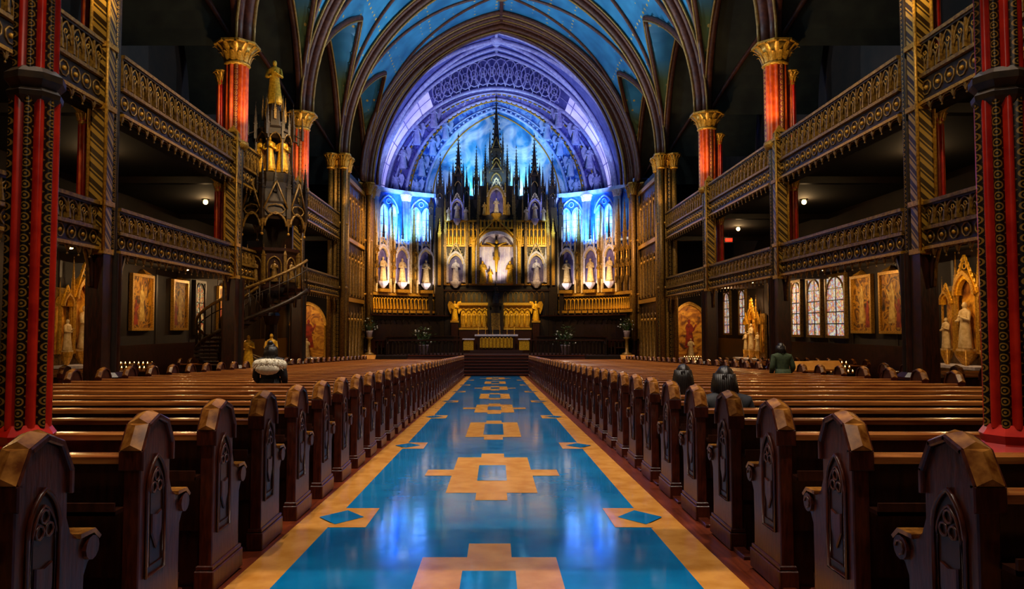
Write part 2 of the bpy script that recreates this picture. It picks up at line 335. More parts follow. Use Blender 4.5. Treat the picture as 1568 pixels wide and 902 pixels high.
# ------------------------------------------------------------ pews
def pewmesh(Lp, name):
    b = MB()
    prof = [(0, 0), (0, 1.0), (.07, 1.1), (.165, 1.14), (.26, 1.1), (.33, 1.0), (.33, .8), (.36, .73), (.42, .69), (.5, .685), (.535, .65), (.53, .59), (.49, .57), (.465, .52), (.46, .3), (.47, 0)]
    for x0, x1 in ((0, .085), (Lp-.085, Lp)):
        b.prism(prof, 'x', x0, x1, 'pewside')
        b.box(x0-.02, x1+.02, -.02, .5, 0, .13, 'pewside'); b.box(x0-.01, x1+.01, -.01, .49, .13, .16, 'pewside')
        top = [(-.015, .9), (-.015, 1.0), (.055, 1.125), (.165, 1.165), (.275, 1.125), (.345, 1.0), (.345, .9)]
        for i in range(len(top)-1):
            (a, c), (d, e) = top[i], top[i+1]; dx, dz = d-a, e-c; l = sqrt(dx*dx+dz*dz); nx, nz = dz/l*.028, -dx/l*.028
            b.prism([(a, c), (d, e), (d+nx, e+nz), (a+nx, c+nz)], 'x', x0-.02, x1+.02, 'pewside')
            if 0 < i < 5:
                xm_ = (x0+x1)/2
                b.add([(x0-.01, a, c), (x1+.01, a, c), (x1+.01, d, e), (x0-.01, d, e), (xm_, a+(d-a)*.14-nx*.8, c+(e-c)*.14-nz*.8), (xm_, d-(d-a)*.14-nx*.8, e-(e-c)*.14-nz*.8)], [(0, 1, 4), (3, 5, 2), (0, 4, 5, 3), (1, 2, 5, 4)], 'cap')
        n = 12; b.prism([(.495+.052*cos(2*pi*i/n), .63+.052*sin(2*pi*i/n)) for i in range(n)], 'x', x0-.018, x1+.018, 'pewside')
        b.tube([(x0-.02, .495+.03*cos(t), .63+.03*sin(t)) for t in [2*pi*i/8 for i in range(7)]], .006, 'pewside', 4)
        b.prism([(.40, .693), (.5, .692), (.545, .655), (.56, .665), (.51, .71), (.4, .712)], 'x', x0-.02, x1+.02, 'cap')
        for xs, sg in ((x0, -1), (x1, 1)):
            xo = xs+sg*.008
            A = archpts(.1, .17, 6)
            b.tube([(xo, .165-.1, .35)]+[(xo, .165+p, .78+q) for p, q in A]+[(xo, .165+.1, .35)], .011, 'pewside', 5, closed=True)
            b.tube([(xo, .165-.075, .4)]+[(xo, .165+p*.75, .76+q*.75) for p, q in A]+[(xo, .165+.075, .4)], .006, 'pewside', 4, closed=True)
            b.prism([(.165-.085, .37)]+[(.165+p*.85, .78+q*.85) for p, q in A]+[(.165+.085, .37)], 'x', xs, xs+sg*.003, 'wood')
            for oy, oz in ((0, .845), (-.03, .79), (.03, .79)): b.tube([(xo, .165+oy+.026*cos(a), oz+.026*sin(a)) for a in [2*pi*i/8 for i in range(8)]], .006, 'pewside', 4, closed=True)
            b.prism([(.165-.055, .66), (.165, .645), (.165+.055, .66), (.165+.055, .56), (.165, .47), (.165-.055, .56)], 'x', xs, xs+sg*.014, 'pewside')
    b.prism([(.05, .36), (.09, .36), (.065, .95), (.025, .95)], 'x', .08, Lp-.08, 'wood')
    b.prism([(-.01, .935), (.085, .935), (.085, .968), (.07, .978), (.005, .978), (-.01, .968)], 'x', .08, Lp-.08, 'rail')
    b.prism([(.06, .415), (.47, .43), (.485, .445), (.47, .46), (.06, .445)], 'x', .08, Lp-.08, 'rail')
    b.box(.08, Lp-.08, .1, .12, .0, .42, 'wood'); b.box(.08, Lp-.08, -.09, .035, .7, .72, 'wood'); b.box(.08, Lp-.08, -.09, -.075, .7, .76, 'wood')
    b.box(.15, Lp-.15, -.26, -.12, .12, .16, 'wood')
    for i in range(4):
        x = .2+(Lp-.45)*i/3; b.box(x, x+.04, -.24, -.14, 0, .12, 'wood')
    b.box(0, .085, -.26, -.02, 0, .035, 'pewside')
    o = b.obj(name); me = o.data; bpy.data.objects.remove(o)
    bm = bmesh.new(); bm.from_mesh(me)
    pi_ = [i for i, m in enumerate(me.materials) if m.name in ('pew_end_wood',)][0]
    es = [e for e in bm.edges if len(e.link_faces) == 2 and e.calc_face_angle(0) > .9 and all(f.material_index == pi_ and f.calc_area() > .0008 for f in e.link_faces) and e.calc_length() > .05]
    try: bmesh.ops.bevel(bm, geom=es, offset=.006, segments=1, affect='EDGES')
    except Exception as ex: print(ex)
    bm.to_mesh(me); bm.free(); return me
pm = pewmesh(5.4, 'pew'); pm2 = pewmesh(3.0, 'side_pew')
PX = 1.77
k = -1
while True:
    y = 2.7+.94*k
    if y > 39.6: break
    place('pew', pm, (PX, y, fz(y))); place('pew', pm, (-PX-5.4, y, fz(y)))
    if 8 < y < 18.2 or 24 < y < 34: place('side_pew', pm2, (9.5, y, fz(y)))
    if 8 < y < 19.3 or 26.5 < y < 34: place('side_pew', pm2, (-8.9-3.0, y, fz(y)))
    k += 1
# ------------------------------------------------------------ loft columns (near)
def lobed(b, cx, cy, r, z0, z1, ks, nl=12, amp=.1, seg=4):
    cell = 2*pi*r/nl
    for l in range(nl):
        vs = []; fs = []; uvs = []
        for j in range(seg+1):
            t = j/seg; a = 2*pi*(l+t)/nl; rr = r*(1-amp+2*amp*sin(pi*t))
            vs += [(cx+rr*cos(a), cy+rr*sin(a), z0), (cx+rr*cos(a), cy+rr*sin(a), z1)]
        for j in range(seg):
            fs.append((2*j, 2*j+2, 2*j+3, 2*j+1)); u0, u1 = j/seg, (j+1)/seg; v = (z1-z0)/cell
            uvs.append([(u0, 0), (u1, 0), (u1, v), (u0, v)])
        b.add(vs, fs, ks[l % len(ks)], True, uvs)
def loftcol(x, y):
    b = MB(); z = fz(y)
    b.lathe([(.19, z), (.19, z+.15), (.165, z+.2), (.165, z+.82), (.19, z+.86), (.19, z+.9), (.15, z+.95), (.165, z+1.0), (.125, z+1.06)], 'red', 8, (x, y), False)
    lobed(b, x, y, .122, z+1.04, 2.92, ['red', 'patdk'], 12, .13)
    b.lathe([(.12, 2.84), (.15, 2.88), (.155, 2.91), (.13, 2.94), (.165, 2.98), (.165, 3.02), (.12, 3.06)], 'bronzedk', 8, (x, y), False)
    lobed(b, x, y, .11, 3.0, 4.7, ['red', 'patdk'], 12, .13)
    b.lathe([(.11, 4.4), (.2, 4.6), (.24, 4.7)], 'gold', 8, (x, y), False)
    b.obj('red_gilt_column')
loftcol(-2.81, 4.36); loftcol(3.07, 4.36)
b = MB(); b.box(-7.4, 8, 4.1, 4.65, 4.7, 5.05, 'wood'); b.box(-7.4, 8, 4.0, 4.75, 5.05, 5.12, 'gold'); b.obj('loft_beam')
# ------------------------------------------------------------ nave columns
YK = [43.2-7.15*i for i in range(7)]
def capital(b, cx, cy, zb, zt, r, kg='gold'):
    h = zt-zb
    b.lathe([(r*.98, zb-.08), (r*1.15, zb-.03), (r*1.0, zb+.03), (r*1.02, zb+.1*h), (r*1.25, zb+.55*h), (r*1.75, zb+.88*h)], kg, 16, (cx, cy))
    b.lathe([(r*1.85, zb+.86*h), (r*1.95, zb+.9*h), (r*1.95, zt), (r*1.6, zt+.02)], kg, 8, (cx, cy), False, rot=pi/8)
    for tier, (z0, z1, ro, nn) in enumerate(((.05, .5, 1.35, 12), (.35, .85, 1.8, 12))):
        for i in range(nn):
            a = 2*pi*(i+.5*tier)/nn; c, s = cos(a), sin(a); w = r*.2
            P = []
            for t, rr, ww in ((0, 1.02, .8), (.45, 1.12+.1*tier, 1), (.85, ro*.93, .9), (1.0, ro*1.02, .5), (.9, ro*1.1, .1)):
                z = zb+h*(z0+(z1-z0)*t); q = r*rr
                P += [(cx+c*q-s*w*ww, cy+s*q+c*w*ww, z), (cx+c*(q+.03), cy+s*(q+.03), z), (cx+c*q+s*w*ww, cy+s*q-c*w*ww, z)]
            fs = []
            for j in range(4): fs += [(3*j, 3*j+1, 3*j+4, 3*j+3), (3*j+1, 3*j+2, 3*j+5, 3*j+4)]
            b.add(P, fs, kg, True)
for i, y in enumerate(YK):
    for sd in (-1, 1):
        x = NX+sd*CX; b = MB(); z = fz(y)
        if i == 0: z = -.15
        b.lathe([(.5, z), (.5, z+.3), (.42, z+.38), (.4, z+.9), (.44, z+.96), (.34, z+1.05)], 'wood', 8, (x, y), False, rot=pi/8)
        if i >= 2:
            lobed(b, x, y, .28, z+1, 3.0, ['wood', 'woodblk'], 12, .12)
            if i >= 4: lobed(b, x, y, .18, 3.0, 9.5, ['bronzedk', 'patdk'], 12, .12)
            else:
                lobed(b, x, y, .2, 3.0, 7.0, ['bronzedk', 'patdk'], 12, .12)
                lobed(b, x, y, .31, 7.0, 9.5, ['orange', 'patred', 'orange', 'orange'], 12, .12)
                b.lathe([(.27, 6.9), (.38, 7.0), (.38, 7.1), (.31, 7.15)], 'gold', 12, (x, y))
            xg = x+sd*.46
            for za, zb in ((3.84, 6.05), (6.18, 9.3)):
                b.lathe([(.19, za), (.19, za+.15), (.14, za+.2)], 'bronzedk', 8, (xg, y))
                lobed(b, xg, y, .13, za+.15, zb-.3, ['red', 'orange'], 8, .12); capital(b, xg, y, zb-.38, zb-.02, .13)
        else:
            lobed(b, x, y, .4, z+1, 9.5, ['bronze', 'patdk', 'bronze', 'bronze'], 12, .14)
            for dz in (3.4, 6.6): b.lathe([(.42, dz), (.5, dz+.05), (.5, dz+.12), (.42, dz+.18)], 'gold', 12, (x, y))
            for dy in (-.45, .45):
                b.lathe([(.12, z+.9), (.12, 9.4)], 'bronze', 8, (x-sd*.35, y+dy)); capital(b, x-sd*.35, y+dy, 9.45, 10.1, .18)
            b.lathe([(.12, z+.9), (.12, 9.4)], 'bronze', 8, (x+sd*.3, y-.5)); capital(b, x+sd*.3, y-.5, 9.45, 10.1, .18)
        capital(b, x, y, 9.5, 10.1, .35)
        if i >= 2:
            tp = 9.3 if i >= 4 else 7.3
            xx = x-sd*.06; yy = y-.36
            b.box(xx-.16, xx+.16, yy-.15, yy+.15, 3.0, tp, 'chev', .3)
            for q in (-1, 1):
                b.lathe([(.035, 3.0), (.035, tp)], 'gold', 6, (xx+q*.17, yy-.16))
            for zc in (3.0, 3.95, 5.85, 7.1): b.box(xx-.2, xx+.2, yy-.19, yy+.19, zc-.05, zc+.05, 'gold')
            b.cone(xx, yy, tp, tp+.25, .24, 'gold')
            b.box(xx-.17, xx+.17, yy-.14, yy+.16, z+.02, 3.0, 'wood')
            b.cone(xx, yy, 3.0, 2.6, .24, 'gold')
        b.obj('nave_column')
# ------------------------------------------------------------ galleries
def balmesh(name, H):
    b = MB(); n = 18; w = 6.45/n; Lr = 6.45
    zm = H*.45
    b.box(-.09, .09, 0, Lr, H-.07, H, 'bronze'); b.box(-.06, .06, 0, Lr, H-.11, H-.07, 'bronzedk')
    b.box(-.08, .07, 0, Lr, zm-.04, zm+.03, 'bronze'); b.box(.0, .05, 0, Lr, 0, zm, 'bronzedk')
    b.box(-.1, .08, 0, Lr, .0, .06, 'gold'); b.box(-.07, .08, 0, Lr, .06, .1, 'bronzedk')
    for i in range(n+1):
        y = i*w; b.box(-.05, .03, y-.022, y+.022, zm, H-.08, 'bronze')
        b.cone(-.06, y, zm+.05, H-.12, .045, 'bronze', 4)
        b.cone(-.05, y, .0, -.17, .055, 'bronze', 4)
        b.ball((-.05, y, -.17), .022, 'bronze', 5)
    for i in range(n):
        y = (i+.5)*w; hh = H-.1-zm
        A = archpts(w*.48, hh*.52, 4)
        b.tube([(-.03, y+p, zm+hh*.45+q) for p, q in A], .02, 'bronze', 4)
        for q in (-1, 1):
            A = archpts(w*.22, hh*.3, 3); b.tube([(-.03, y+q*w*.24+p, zm+hh*.33+r) for p, r in A], .014, 'bronze', 4)
        b.box(-.045, -.005, y-.014, y+.014, zm, zm+hh*.5, 'bronze')
        b.tube([(-.02, y+.035*cos(a)*1.2, zm+hh*.68+.035*sin(a)*1.2) for a in [2*pi*j/6 for j in range(6)]], .012, 'gold', 4, closed=True)
        rc = min(w*.4, (zm-.14)*.45); zc = .1+(zm-.14)/2
        b.tube([(-.01, y+rc*cos(a), zc+rc*sin(a)) for a in [2*pi*j/8+.39 for j in range(8)]], .018, 'bronze', 4, closed=True)
        b.ball((-.01, y, zc), rc*.35, 'gold', 6)
        A = archpts(w*.45, .1, 3); b.tube([(-.06, y+p, -.12+q) for p, q in A], .014, 'bronze', 4)
    o = b.obj(name); me = o.data; bpy.data.objects.remove(o); return me
bu = balmesh('upper_balustrade', 1.3); bl = balmesh('lower_balustrade', .95)
for i in range(1, 6):
    ya = YK[i+1]+.35
    for sd in (-1, 1):
        for me, z in ((bu, 5.87), (bl, 3.02)):
            x = NX+sd*(CX-.08)
            if sd > 0: place('gallery_balustrade', me, (x, ya-.1, z))
            else: place('gallery_balustrade', me, (x, ya+6.35, z), rot=pi)
for sd, nm in ((-1, 'left'), (1, 'right')):
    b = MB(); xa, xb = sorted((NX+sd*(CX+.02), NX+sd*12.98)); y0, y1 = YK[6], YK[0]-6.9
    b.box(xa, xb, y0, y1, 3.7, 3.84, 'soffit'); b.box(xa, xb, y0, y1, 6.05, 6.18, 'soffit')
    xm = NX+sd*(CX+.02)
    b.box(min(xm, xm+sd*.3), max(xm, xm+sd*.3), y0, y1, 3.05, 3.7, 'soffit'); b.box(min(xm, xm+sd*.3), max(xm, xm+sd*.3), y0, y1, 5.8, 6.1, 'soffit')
    for i in range(1, 6):
        yc = YK[i+1]+3.575
        for a_, r_, k_, ro in ((3.1, .75, 'wood', .07), (3.0, .65, 'bronze', .03)):
            A = archpts(a_, r_, 10); b.tube([(xm-sd*.02, yc+p, 2.3+q) for p, q in A], ro, k_, 6)
    for y in YK[1:6]:
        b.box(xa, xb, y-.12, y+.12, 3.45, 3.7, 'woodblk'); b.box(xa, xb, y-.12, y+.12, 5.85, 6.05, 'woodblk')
    b.obj('gallery_structure')
    b = MB(); x0 = NX+sd*13; x1 = x0+sd*.3
    b.box(min(x0, x1), max(x0, x1), -6, 44.6, -1.6, 16, 'wall')
    for j in range(12):
        yy = 9+j*3.0; q = x0-sd*.02
        b.box(min(q, x0), max(q, x0), yy, yy+.12, -1.3, 3.7, 'woodblk')
    b.box(min(x0-sd*.06, x0), max(x0-sd*.06, x0), -6, 44, -1.3, .9, 'wood')
    b.obj('wall_'+nm)
    b = MB(); xa, xb = sorted((NX+sd*(CX+.4), NX+sd*13)); b.box(xa, xb, 44.3, 44.6, -1.6, 16, 'wall'); b.obj('wall_end_'+nm)
    b = MB(); xw = NX+sd*(CX+.05); f = -sd
    b.box(min(xw, xw+sd*.2), max(xw, xw+sd*.2), YK[1]+.5, YK[0]-.4, -1.3, 9.9, 'bronzedk')
    for zz, hh in ((3.2, 2.6), (6.4, 2.6), (-.3, 2.8)):
        for j in range(7):
            yc = YK[1]+1.0+j*.87
            A = archpts(.34, .5, 5)
            b.tube([(xw+f*.04, yc-.34, zz)]+[(xw+f*.04, yc+p, zz+hh-.7+q) for p, q in A]+[(xw+f*.04, yc+.34, zz)], .04, 'bronze', 5, closed=True)
            b.ball((xw+f*.03, yc, zz+hh-.55), .1, 'gold', 6)
            pinnacle(b, xw+f*.08, yc+.43, zz+.1, .12, hh*.6, hh*.4, 'bronze', 4)
    for zz in (2.9, 6.1, 9.3): b.box(xw-.14, xw+.14, YK[1]+.4, YK[0]-.3, zz, zz+.22, 'gold')
    b.obj('gilded_screen')
# ------------------------------------------------------------ nave vault
ZS = 10.1; RM = 10.0; AC = 3.575; RC = 5.6
def zmain(x): return archz(CX, RM, x)
xs = [-12.7, -10.5]+[CX*sin(pi/2*(-1+2*i/60)) for i in range(61)]+[10.5, 12.7]
b = MB(); vs = []; fs = []
ys = []
for bay in range(5, -1, -1):
    yA = YK[bay+1]
    for j in range(28): ys.append((yA+7.15*(.5-.5*cos(pi*j/28)), yA+AC))
ys.append((YK[0], YK[0]-AC))
for y, yc in ys:
    zc = archz(AC, RC, min(abs(y-yc), AC))
    for x in xs:
        zm = zmain(x) if abs(x) <= CX else 0
        vs.append((NX+x, y, ZS+max(zm, zc)))
nx_ = len(xs); fa = []
for j in range(len(ys)-1):
    for i in range(nx_-1): (fa if i < 2 or i >= nx_-3 else fs).append((j*nx_+i, j*nx_+i+1, (j+1)*nx_+i+1, (j+1)*nx_+i))
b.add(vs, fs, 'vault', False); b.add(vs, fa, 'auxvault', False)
b.obj('ceiling')
b = MB()
R1 = archR(CX, RM)
for i, y in enumerate(YK):
    A = archpts(CX-.05, RM-.05, 22)
    for dy, r, dz, k in ((0, .2, -.22, 'rib'), (.27, .11, -.08, 'rib'), (-.27, .11, -.08, 'rib'), (0, .06, -.43, 'ribgold'), (.42, .05, -.05, 'ribgold'), (-.42, .05, -.05, 'ribgold')):
        sc = 1+dz/8.2
        b.tube([(NX+p*sc, y+dy, ZS+q*sc) for p, q in A], r, k, 6)
    for sd in (-1, 1):
        for dy in (-.35, .35): b.tube([(NX+sd*(CX-.1), y+dy*.6, ZS), (NX+sd*(CX-.15), y+dy*.8, ZS+1), (NX+sd*(CX-.35), y+dy*1.1, ZS+2.2)], [.13, .12, .08], 'rib', 6)
for bay in range(6):
    yA = YK[bay+1]; yc = yA+AC
    for sd in (-1, 1):
        for s2 in (-1, 1):
            P = []
            for j in range(19):
                u = AC*cos(pi/2*j/18)
                zc = archz(AC, RC, u); x = sqrt(max(R1*R1-zc*zc, 0))-(R1-CX)
                P.append((NX+sd*(x-.05), yc+s2*u, ZS+zc-.06))
            b.tube(P, .12, 'rib', 6); b.tube([(p[0]-sd*.06, p[1], p[2]-.13) for p in P], .045, 'ribgold', 5)
            P = []
            for j in range(21):
                t = j/20
                ang = math.acos((R1-CX)/R1)*t; x = R1*cos(ang)-(R1-CX); z = R1*sin(ang)
                P.append((NX+sd*x*.99, yc+s2*AC*(1-t), ZS+z-.03))
            b.tube(P, .09, 'rib', 6)
            P = []
            for j in range(13):
                t = j/12; u = AC*cos(pi/2*t)
                P.append((NX+sd*(CX+4.5*t), yc+s2*u, ZS+archz(AC, RC, u)-.06))
            b.tube(P, .09, 'rib', 6)
        A2 = archpts(AC-.15, RC-.1, 12)
        b.tube([(NX+sd*CX, yc+p, ZS+q) for p, q in A2], .16, 'rib', 6); b.tube([(NX+sd*(CX-.14), yc+p*.97, ZS+q*.97) for p, q in A2], .05, 'ribgold', 5)
    b.ball((NX, yc, ZS+RM-.15), .45, 'ribgold', 10, 1, 1, .5)
b.tube([(NX, YK[6], ZS+RM-.1), (NX, YK[0], ZS+RM-.1)], .12, 'rib', 6)
b.archband(CX+.5, RM+.6, CX-.5, RM-.3, ZS-.1, YK[0]-.1, YK[0]+.9, 'rib', NX*.6, 24)
for dz, k in ((.6, 'ribgold'), (.85, 'rib'), (.3, 'rib')):
    A = archpts(CX-dz, RM-dz+.3, 24); b.tube([(NX*.6+p, YK[0]-.12+dz*.2, ZS+q) for p, q in A], .09, k, 6)
for dy in (.8, 1.15, 1.5):
    A = archpts(CX-.12, RM-.1, 24); b.tube([(NX*.8+p, YK[0]-dy, ZS+q) for p, q in A], .13 if dy != 1.15 else .07, 'rib' if dy != 1.15 else 'ribgold', 6)
b.obj('vault_ribs')
# ------------------------------------------------------------ sanctuary vault & end wall
YE = 49.4; Z0 = 10.3; RV = 10.4
b = MB(); A = archpts(CX, RV, 24); vs = []; fs = []; rows = 12
for j in range(rows+1):
    y = YK[0]+.8+(YE-YK[0]-.8)*j/rows
    for p, q in A: vs.append((p, y, Z0-.2+q))
n = len(A)
for j in range(rows):
    for i in range(n-1): fs.append((j*n+i, j*n+i+1, (j+1)*n+i+1, (j+1)*n+i))
b.add(vs, fs, 'lilac', True)
b.obj('sanctuary_vault')
b = MB(); yb = YK[0]+3.6; Rs = archR(CX, RV); am = math.acos((Rs-CX)/Rs)
for sd in (-1, 1):
    for s2, yq in ((-1, YK[0]+.9), (1, YE)):
        for off, r in ((0, .15), (.35, .07), (-.35, .07)):
            P = []
            for j in range(25):
                t = j/24; a = am*t; P.append((sd*(Rs*cos(a)-(Rs-CX))*.985, yq+(yb-yq)*t+off*(1-t), Z0-.25+Rs*sin(a)*.99))
            b.tube(P, r, 'lilacrib', 6)
for yy in (YK[0]+1.0, YK[0]+2.2, YE-1.3, YE-.3):
    b.tube([(p*.985, yy, Z0-.2+q*.985) for p, q in A], .12, 'lilacrib', 6)
for y, r in ((yb, .5), (YE-2.2, .35), (YK[0]+2, .3)):
    b.lathe([(.02, Z0+RV-.6), (r*.6, Z0+RV-.55), (r, Z0+RV-.4), (r*.7, Z0+RV-.2)], 'lilacrib', 8, (0, y))
b.tube([(0, YK[0]+.8, Z0+RV-.25), (0, YE, Z0+RV-.25)], .12, 'lilacrib', 6)
b.obj('sanctuary_vault_ribs')
b = MB()
rings = [(8.2, 10.2, 7.6, 7.75), (7.6, 7.75, 6.3, 7.25), (6.3, 7.25, 5.0, 6.6)]
NA = 26
def ringface(a1, r1, a2, r2, y1, y2, fk):
    A = archpts(a1, r1, NA); B = archpts(a2, r2, NA)
    for i in range(len(A)-1):
        q = [(A[i][0], y1, Z0+A[i][1]), (A[i+1][0], y1, Z0+A[i+1][1]), (B[i+1][0], y2, Z0+B[i+1][1]), (B[i][0], y2, Z0+B[i][1])]
        b.add(q, [(0, 1, 2, 3)], fk(A[i][0], A[i][1]), False, [[(i*.8, 1), (i*.8+.8, 1), (i*.8+.8, 0), (i*.8, 0)]])
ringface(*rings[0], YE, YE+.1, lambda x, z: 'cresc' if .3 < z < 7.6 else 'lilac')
ringface(*rings[1], YE+.1, YE+.8, lambda x, z: 'paintA')
ringface(*rings[2], YE+.8, YE+1.2, lambda x, z: 'paintB')
B_ = archpts(5.0, 6.6, NA); b.prism([(p, Z0+q) for p, q in B_], 'y', YE+1.2, YE+1.4, 'paintC')
for a, r, y, rr, k in ((7.6, 7.75, YE+.02, .13, 'lilacrib'), (7.4, 7.65, YE+.15, .06, 'lilacdk'), (7.1, 7.55, YE+.3, .08, 'lilacrib'), (6.9, 7.48, YE+.4, .05, 'gold'), (6.3, 7.25, YE+.72, .12, 'lilacrib'), (6.05, 7.12, YE+.8, .05, 'gold'), (5.4, 6.8, YE+1.0, .05, 'palebl'), (5.0, 6.6, YE+1.12, .1, 'palebl'), (4.5, 6.3, YE+1.18, .05, 'gold')):
    b.tube([(p, y, Z0+q) for p, q in archpts(a, r, 26)], rr, k, 6)
for a, r, y, k, n in ((6.9, 7.45, YE+.35, 'lilacrib', 60), (5.2, 6.7, YE+1.0, 'palebl', 50), (6.1, 7.15, YE+.7, 'gold', 56)):
    A = archpts(a, r, n//2)
    for p, q in A: b.ball((p, y, Z0+q), .09, k, 5)
# mullions over the crescent lights
A = archpts(8.15, 10.1, 26); B = archpts(7.65, 7.8, 26)
for i in range(2, 51, 3): b.tube([(A[i][0], YE-.03, Z0+A[i][1]), (B[i][0], YE+.04, Z0+B[i][1])], .035, 'lilacrib', 4)
b.tube([(p, YE, Z0+q) for p, q in archpts(7.92, 8.9, 26)], .03, 'lilacrib', 4)
for i in range(14):
    t = (i-6.5)/7; x = t*4.3
    zt = archz(8.2, 10.2, x)+Z0-.15; zb = archz(7.6, 7.75, x)+Z0+.15; zt = min(zt, zb+2.0); zc = (zt+zb)/2; r = (zt-zb)*.45
    b.tube([(x+r*.6*cos(a), YE-.08, zc+r*sin(a)) for a in [2*pi*j/12 for j in range(12)]], .05, 'lilacrib', 5, closed=True)
    b.tube([(x+r*.3*cos(a), YE-.08, zc+r*.4*sin(a)) for a in [2*pi*j/8 for j in range(8)]], .04, 'lilacrib', 5, closed=True)
    b.tube([(x-.31, YE-.08, zb), (x+.31, YE-.08, zt)], .035, 'lilacrib', 4); b.tube([(x+.31, YE-.08, zb), (x-.31, YE-.08, zt)], .035, 'lilacrib', 4)
b.box(-10, 10, YE+1.5, YE+1.7, -.5, 21.5, 'lilacdk')
b.obj('wall_sanctuary')
b = MB()
for a, r, h, y, ks in ((6.95, 7.3, 1.5, YE+.1, 'lilacrib'), (5.6, 6.7, 1.4, YE+.75, 'palebl')):
    A = archpts(a, r, 40)
    for idx in (3, 10, 17, 23):
        for m in (idx, 80-idx):
            p, q = A[m]; statue(b, p, y, Z0+q-.5, h, ks, -1, True)
b.obj('angel_relief_figures')
# ------------------------------------------------------------ apse (ellipse)
EX, EY, EC = 8.5, 6.4, 42.5
def ell(th, s=1.0):
    t = radians(th); p = Vector((EX*s*sin(t), EC+EY*s*cos(t), 0)); nn = Vector((sin(t)/EX, cos(t)/EY, 0)).normalized(); tt = Vector((nn.y, -nn.x, 0))
    return Matrix(((tt.x, nn.x, 0, p.x), (tt.y, nn.y, 0, p.y), (0, 0, 1, 0), (0, 0, 0, 1)))
b = MB()
T = [-88+176*i/44 for i in range(45)]
def ewall(z0, z1, k, s=1.0):
    for i in range(len(T)-1):
        p = ell(T[i], s).translation; q = ell(T[i+1], s).translation
        b.add([(p.x, p.y, z0), (q.x, q.y, z0), (q.x, q.y, z1), (p.x, p.y, z1)], [(0, 1, 2, 3)], k)
def eband(z0, z1, k, s0, s1):
    for i in range(len(T)-1):
        P = [ell(T[i], s0).translation, ell(T[i+1], s0).translation, ell(T[i+1], s1).translation, ell(T[i], s1).translation]
        b.add([(p.x, p.y, z) for z in (z0, z1) for p in P], [(0, 1, 5, 4), (4, 5, 6, 7), (0, 3, 2, 1), (2, 3, 7, 6)], k)
ewall(-.1, 3.7, 'bronzedk'); ewall(3.7, 6.6, 'bronzedk'); ewall(6.6, 10.3, 'blue')
eband(3.55, 3.75, 'gold', .955, 1); eband(2.45, 2.62, 'gold', .945, 1); eband(6.9, 7.05, 'palebl', .97, 1); eband(10.15, 10.4, 'palebl', .965, 1.12)
eband(-.1, 2.4, 'woodblk', .97, 1)
b.obj('wall_apse')
b = MB()
th = -84
while th <= 84:
    b.M = ell(th, .985); A = archpts(.13, .2, 4)
    b.box(-.15, .15, -.02, .04, 2.62, 3.55, 'bronzedk')
    b.tube([(-.13, -.06, 2.65)]+[(p, -.06, 3.2+q) for p, q in A]+[(.13, -.06, 2.65)], .03, 'goldlit', 4)
    b.cone(.15, -.08, 2.7, 3.6, .05, 'goldlit'); b.cone(0, -.05, 2.7, 3.15, .05, 'gold', 6)
    th += 2.05
b.M = Matrix.Identity(4)
b.obj('gilded_arcade_frieze')
wi = 1
for sg in (-1, 1):
    b = MB()
    for th in (65.5, 44.8, 26.5):
        b.M = ell(sg*th)
        for du, r in ((0, .16), (-.22, .09), (.22, .09)):
            b.lathe([(r*1.4, 7.1), (r*1.4, 7.2), (r, 7.25), (r, 9.85)], 'palebl', 8, (du, -.2))
            capital(b, du, -.2, 9.8, 10.13, r*1.1, 'stone')
    b.M = Matrix.Identity(4); b.obj('engaged_shafts')
    for th in (55, 36):
        b = MB(); b.M = ell(sg*th)
        for du in (-.38, .38):
            A = archpts(.3, .5, 6)
            b.box(du-.3, du+.3, -.04, -.02, 7.2, 8.9, 'win'); b.prism([(du+p, 8.9+q) for p, q in A], 'y', -.04, -.02, 'win')
            b.tube([(du-.32, -.07, 7.15)]+[(du+p*1.06, -.07, 8.9+q*1.06) for p, q in A]+[(du+.32, -.07, 7.15)], .05, 'palebl', 5)
            b.box(du-.015, du+.015, -.06, -.04, 7.2, 9.3, 'blue')
            for zz in (7.6, 8.1, 8.6): b.box(du-.3, du+.3, -.06, -.04, zz, zz+.02, 'blue')
        A = archpts(.78, 1.1, 8); b.tube([(p, -.08, 8.9+q) for p, q in A], .06, 'palebl', 5)
        b.tube([(.17*cos(a), -.07, 9.62+.17*sin(a)) for a in [2*pi*i/10 for i in range(10)]], .035, 'palebl', 4, closed=True)
        b.M = Matrix.Identity(4); b.obj('window_%d' % wi); wi += 1
    for th in (61, 48, 34.5):
        b = MB(); b.M = ell(sg*th, .985)
        niche(b, .95, 4.35, 2.35, 'stone', 'niche', 'cream', 1.5, y=-.05, kc='cream')
        for du in (-.62, .62): pinnacle(b, du, -.3, 3.75, .12, 3.3, 1.8, 'cream', 6)
        pinnacle(b, 0, -.3, 7.2, .1, .3, 1.7, 'bronzedk', 6)
        for du in (-.3, .3): pinnacle(b, du, -.3, 6.5, .08, .6, 1.0, 'stone', 4)
        b.box(-.45, .45, -.5, 0, 3.75, 3.95, 'gold')
        b.M = Matrix.Identity(4); b.obj('saint_niche')
    b = MB()
    for th in (74, 81, 68, 54.5, 41, 28):
        b.M = ell(sg*th, .98)
        pinnacle(b, 0, -.15, 3.77, .2, 3.6, 2.4, 'bronze', 7)
        for zz in (4.6, 5.6): niche(b, .3, zz, .85, 'bronze', 'bronzedk', None, .5, y=-.18, spire=False, kc='gold'); statue(b, 0, -.4, zz+.08, .55, 'gold', arms=False)
    b.M = Matrix.Identity(4); b.obj('gilded_pinnacles')
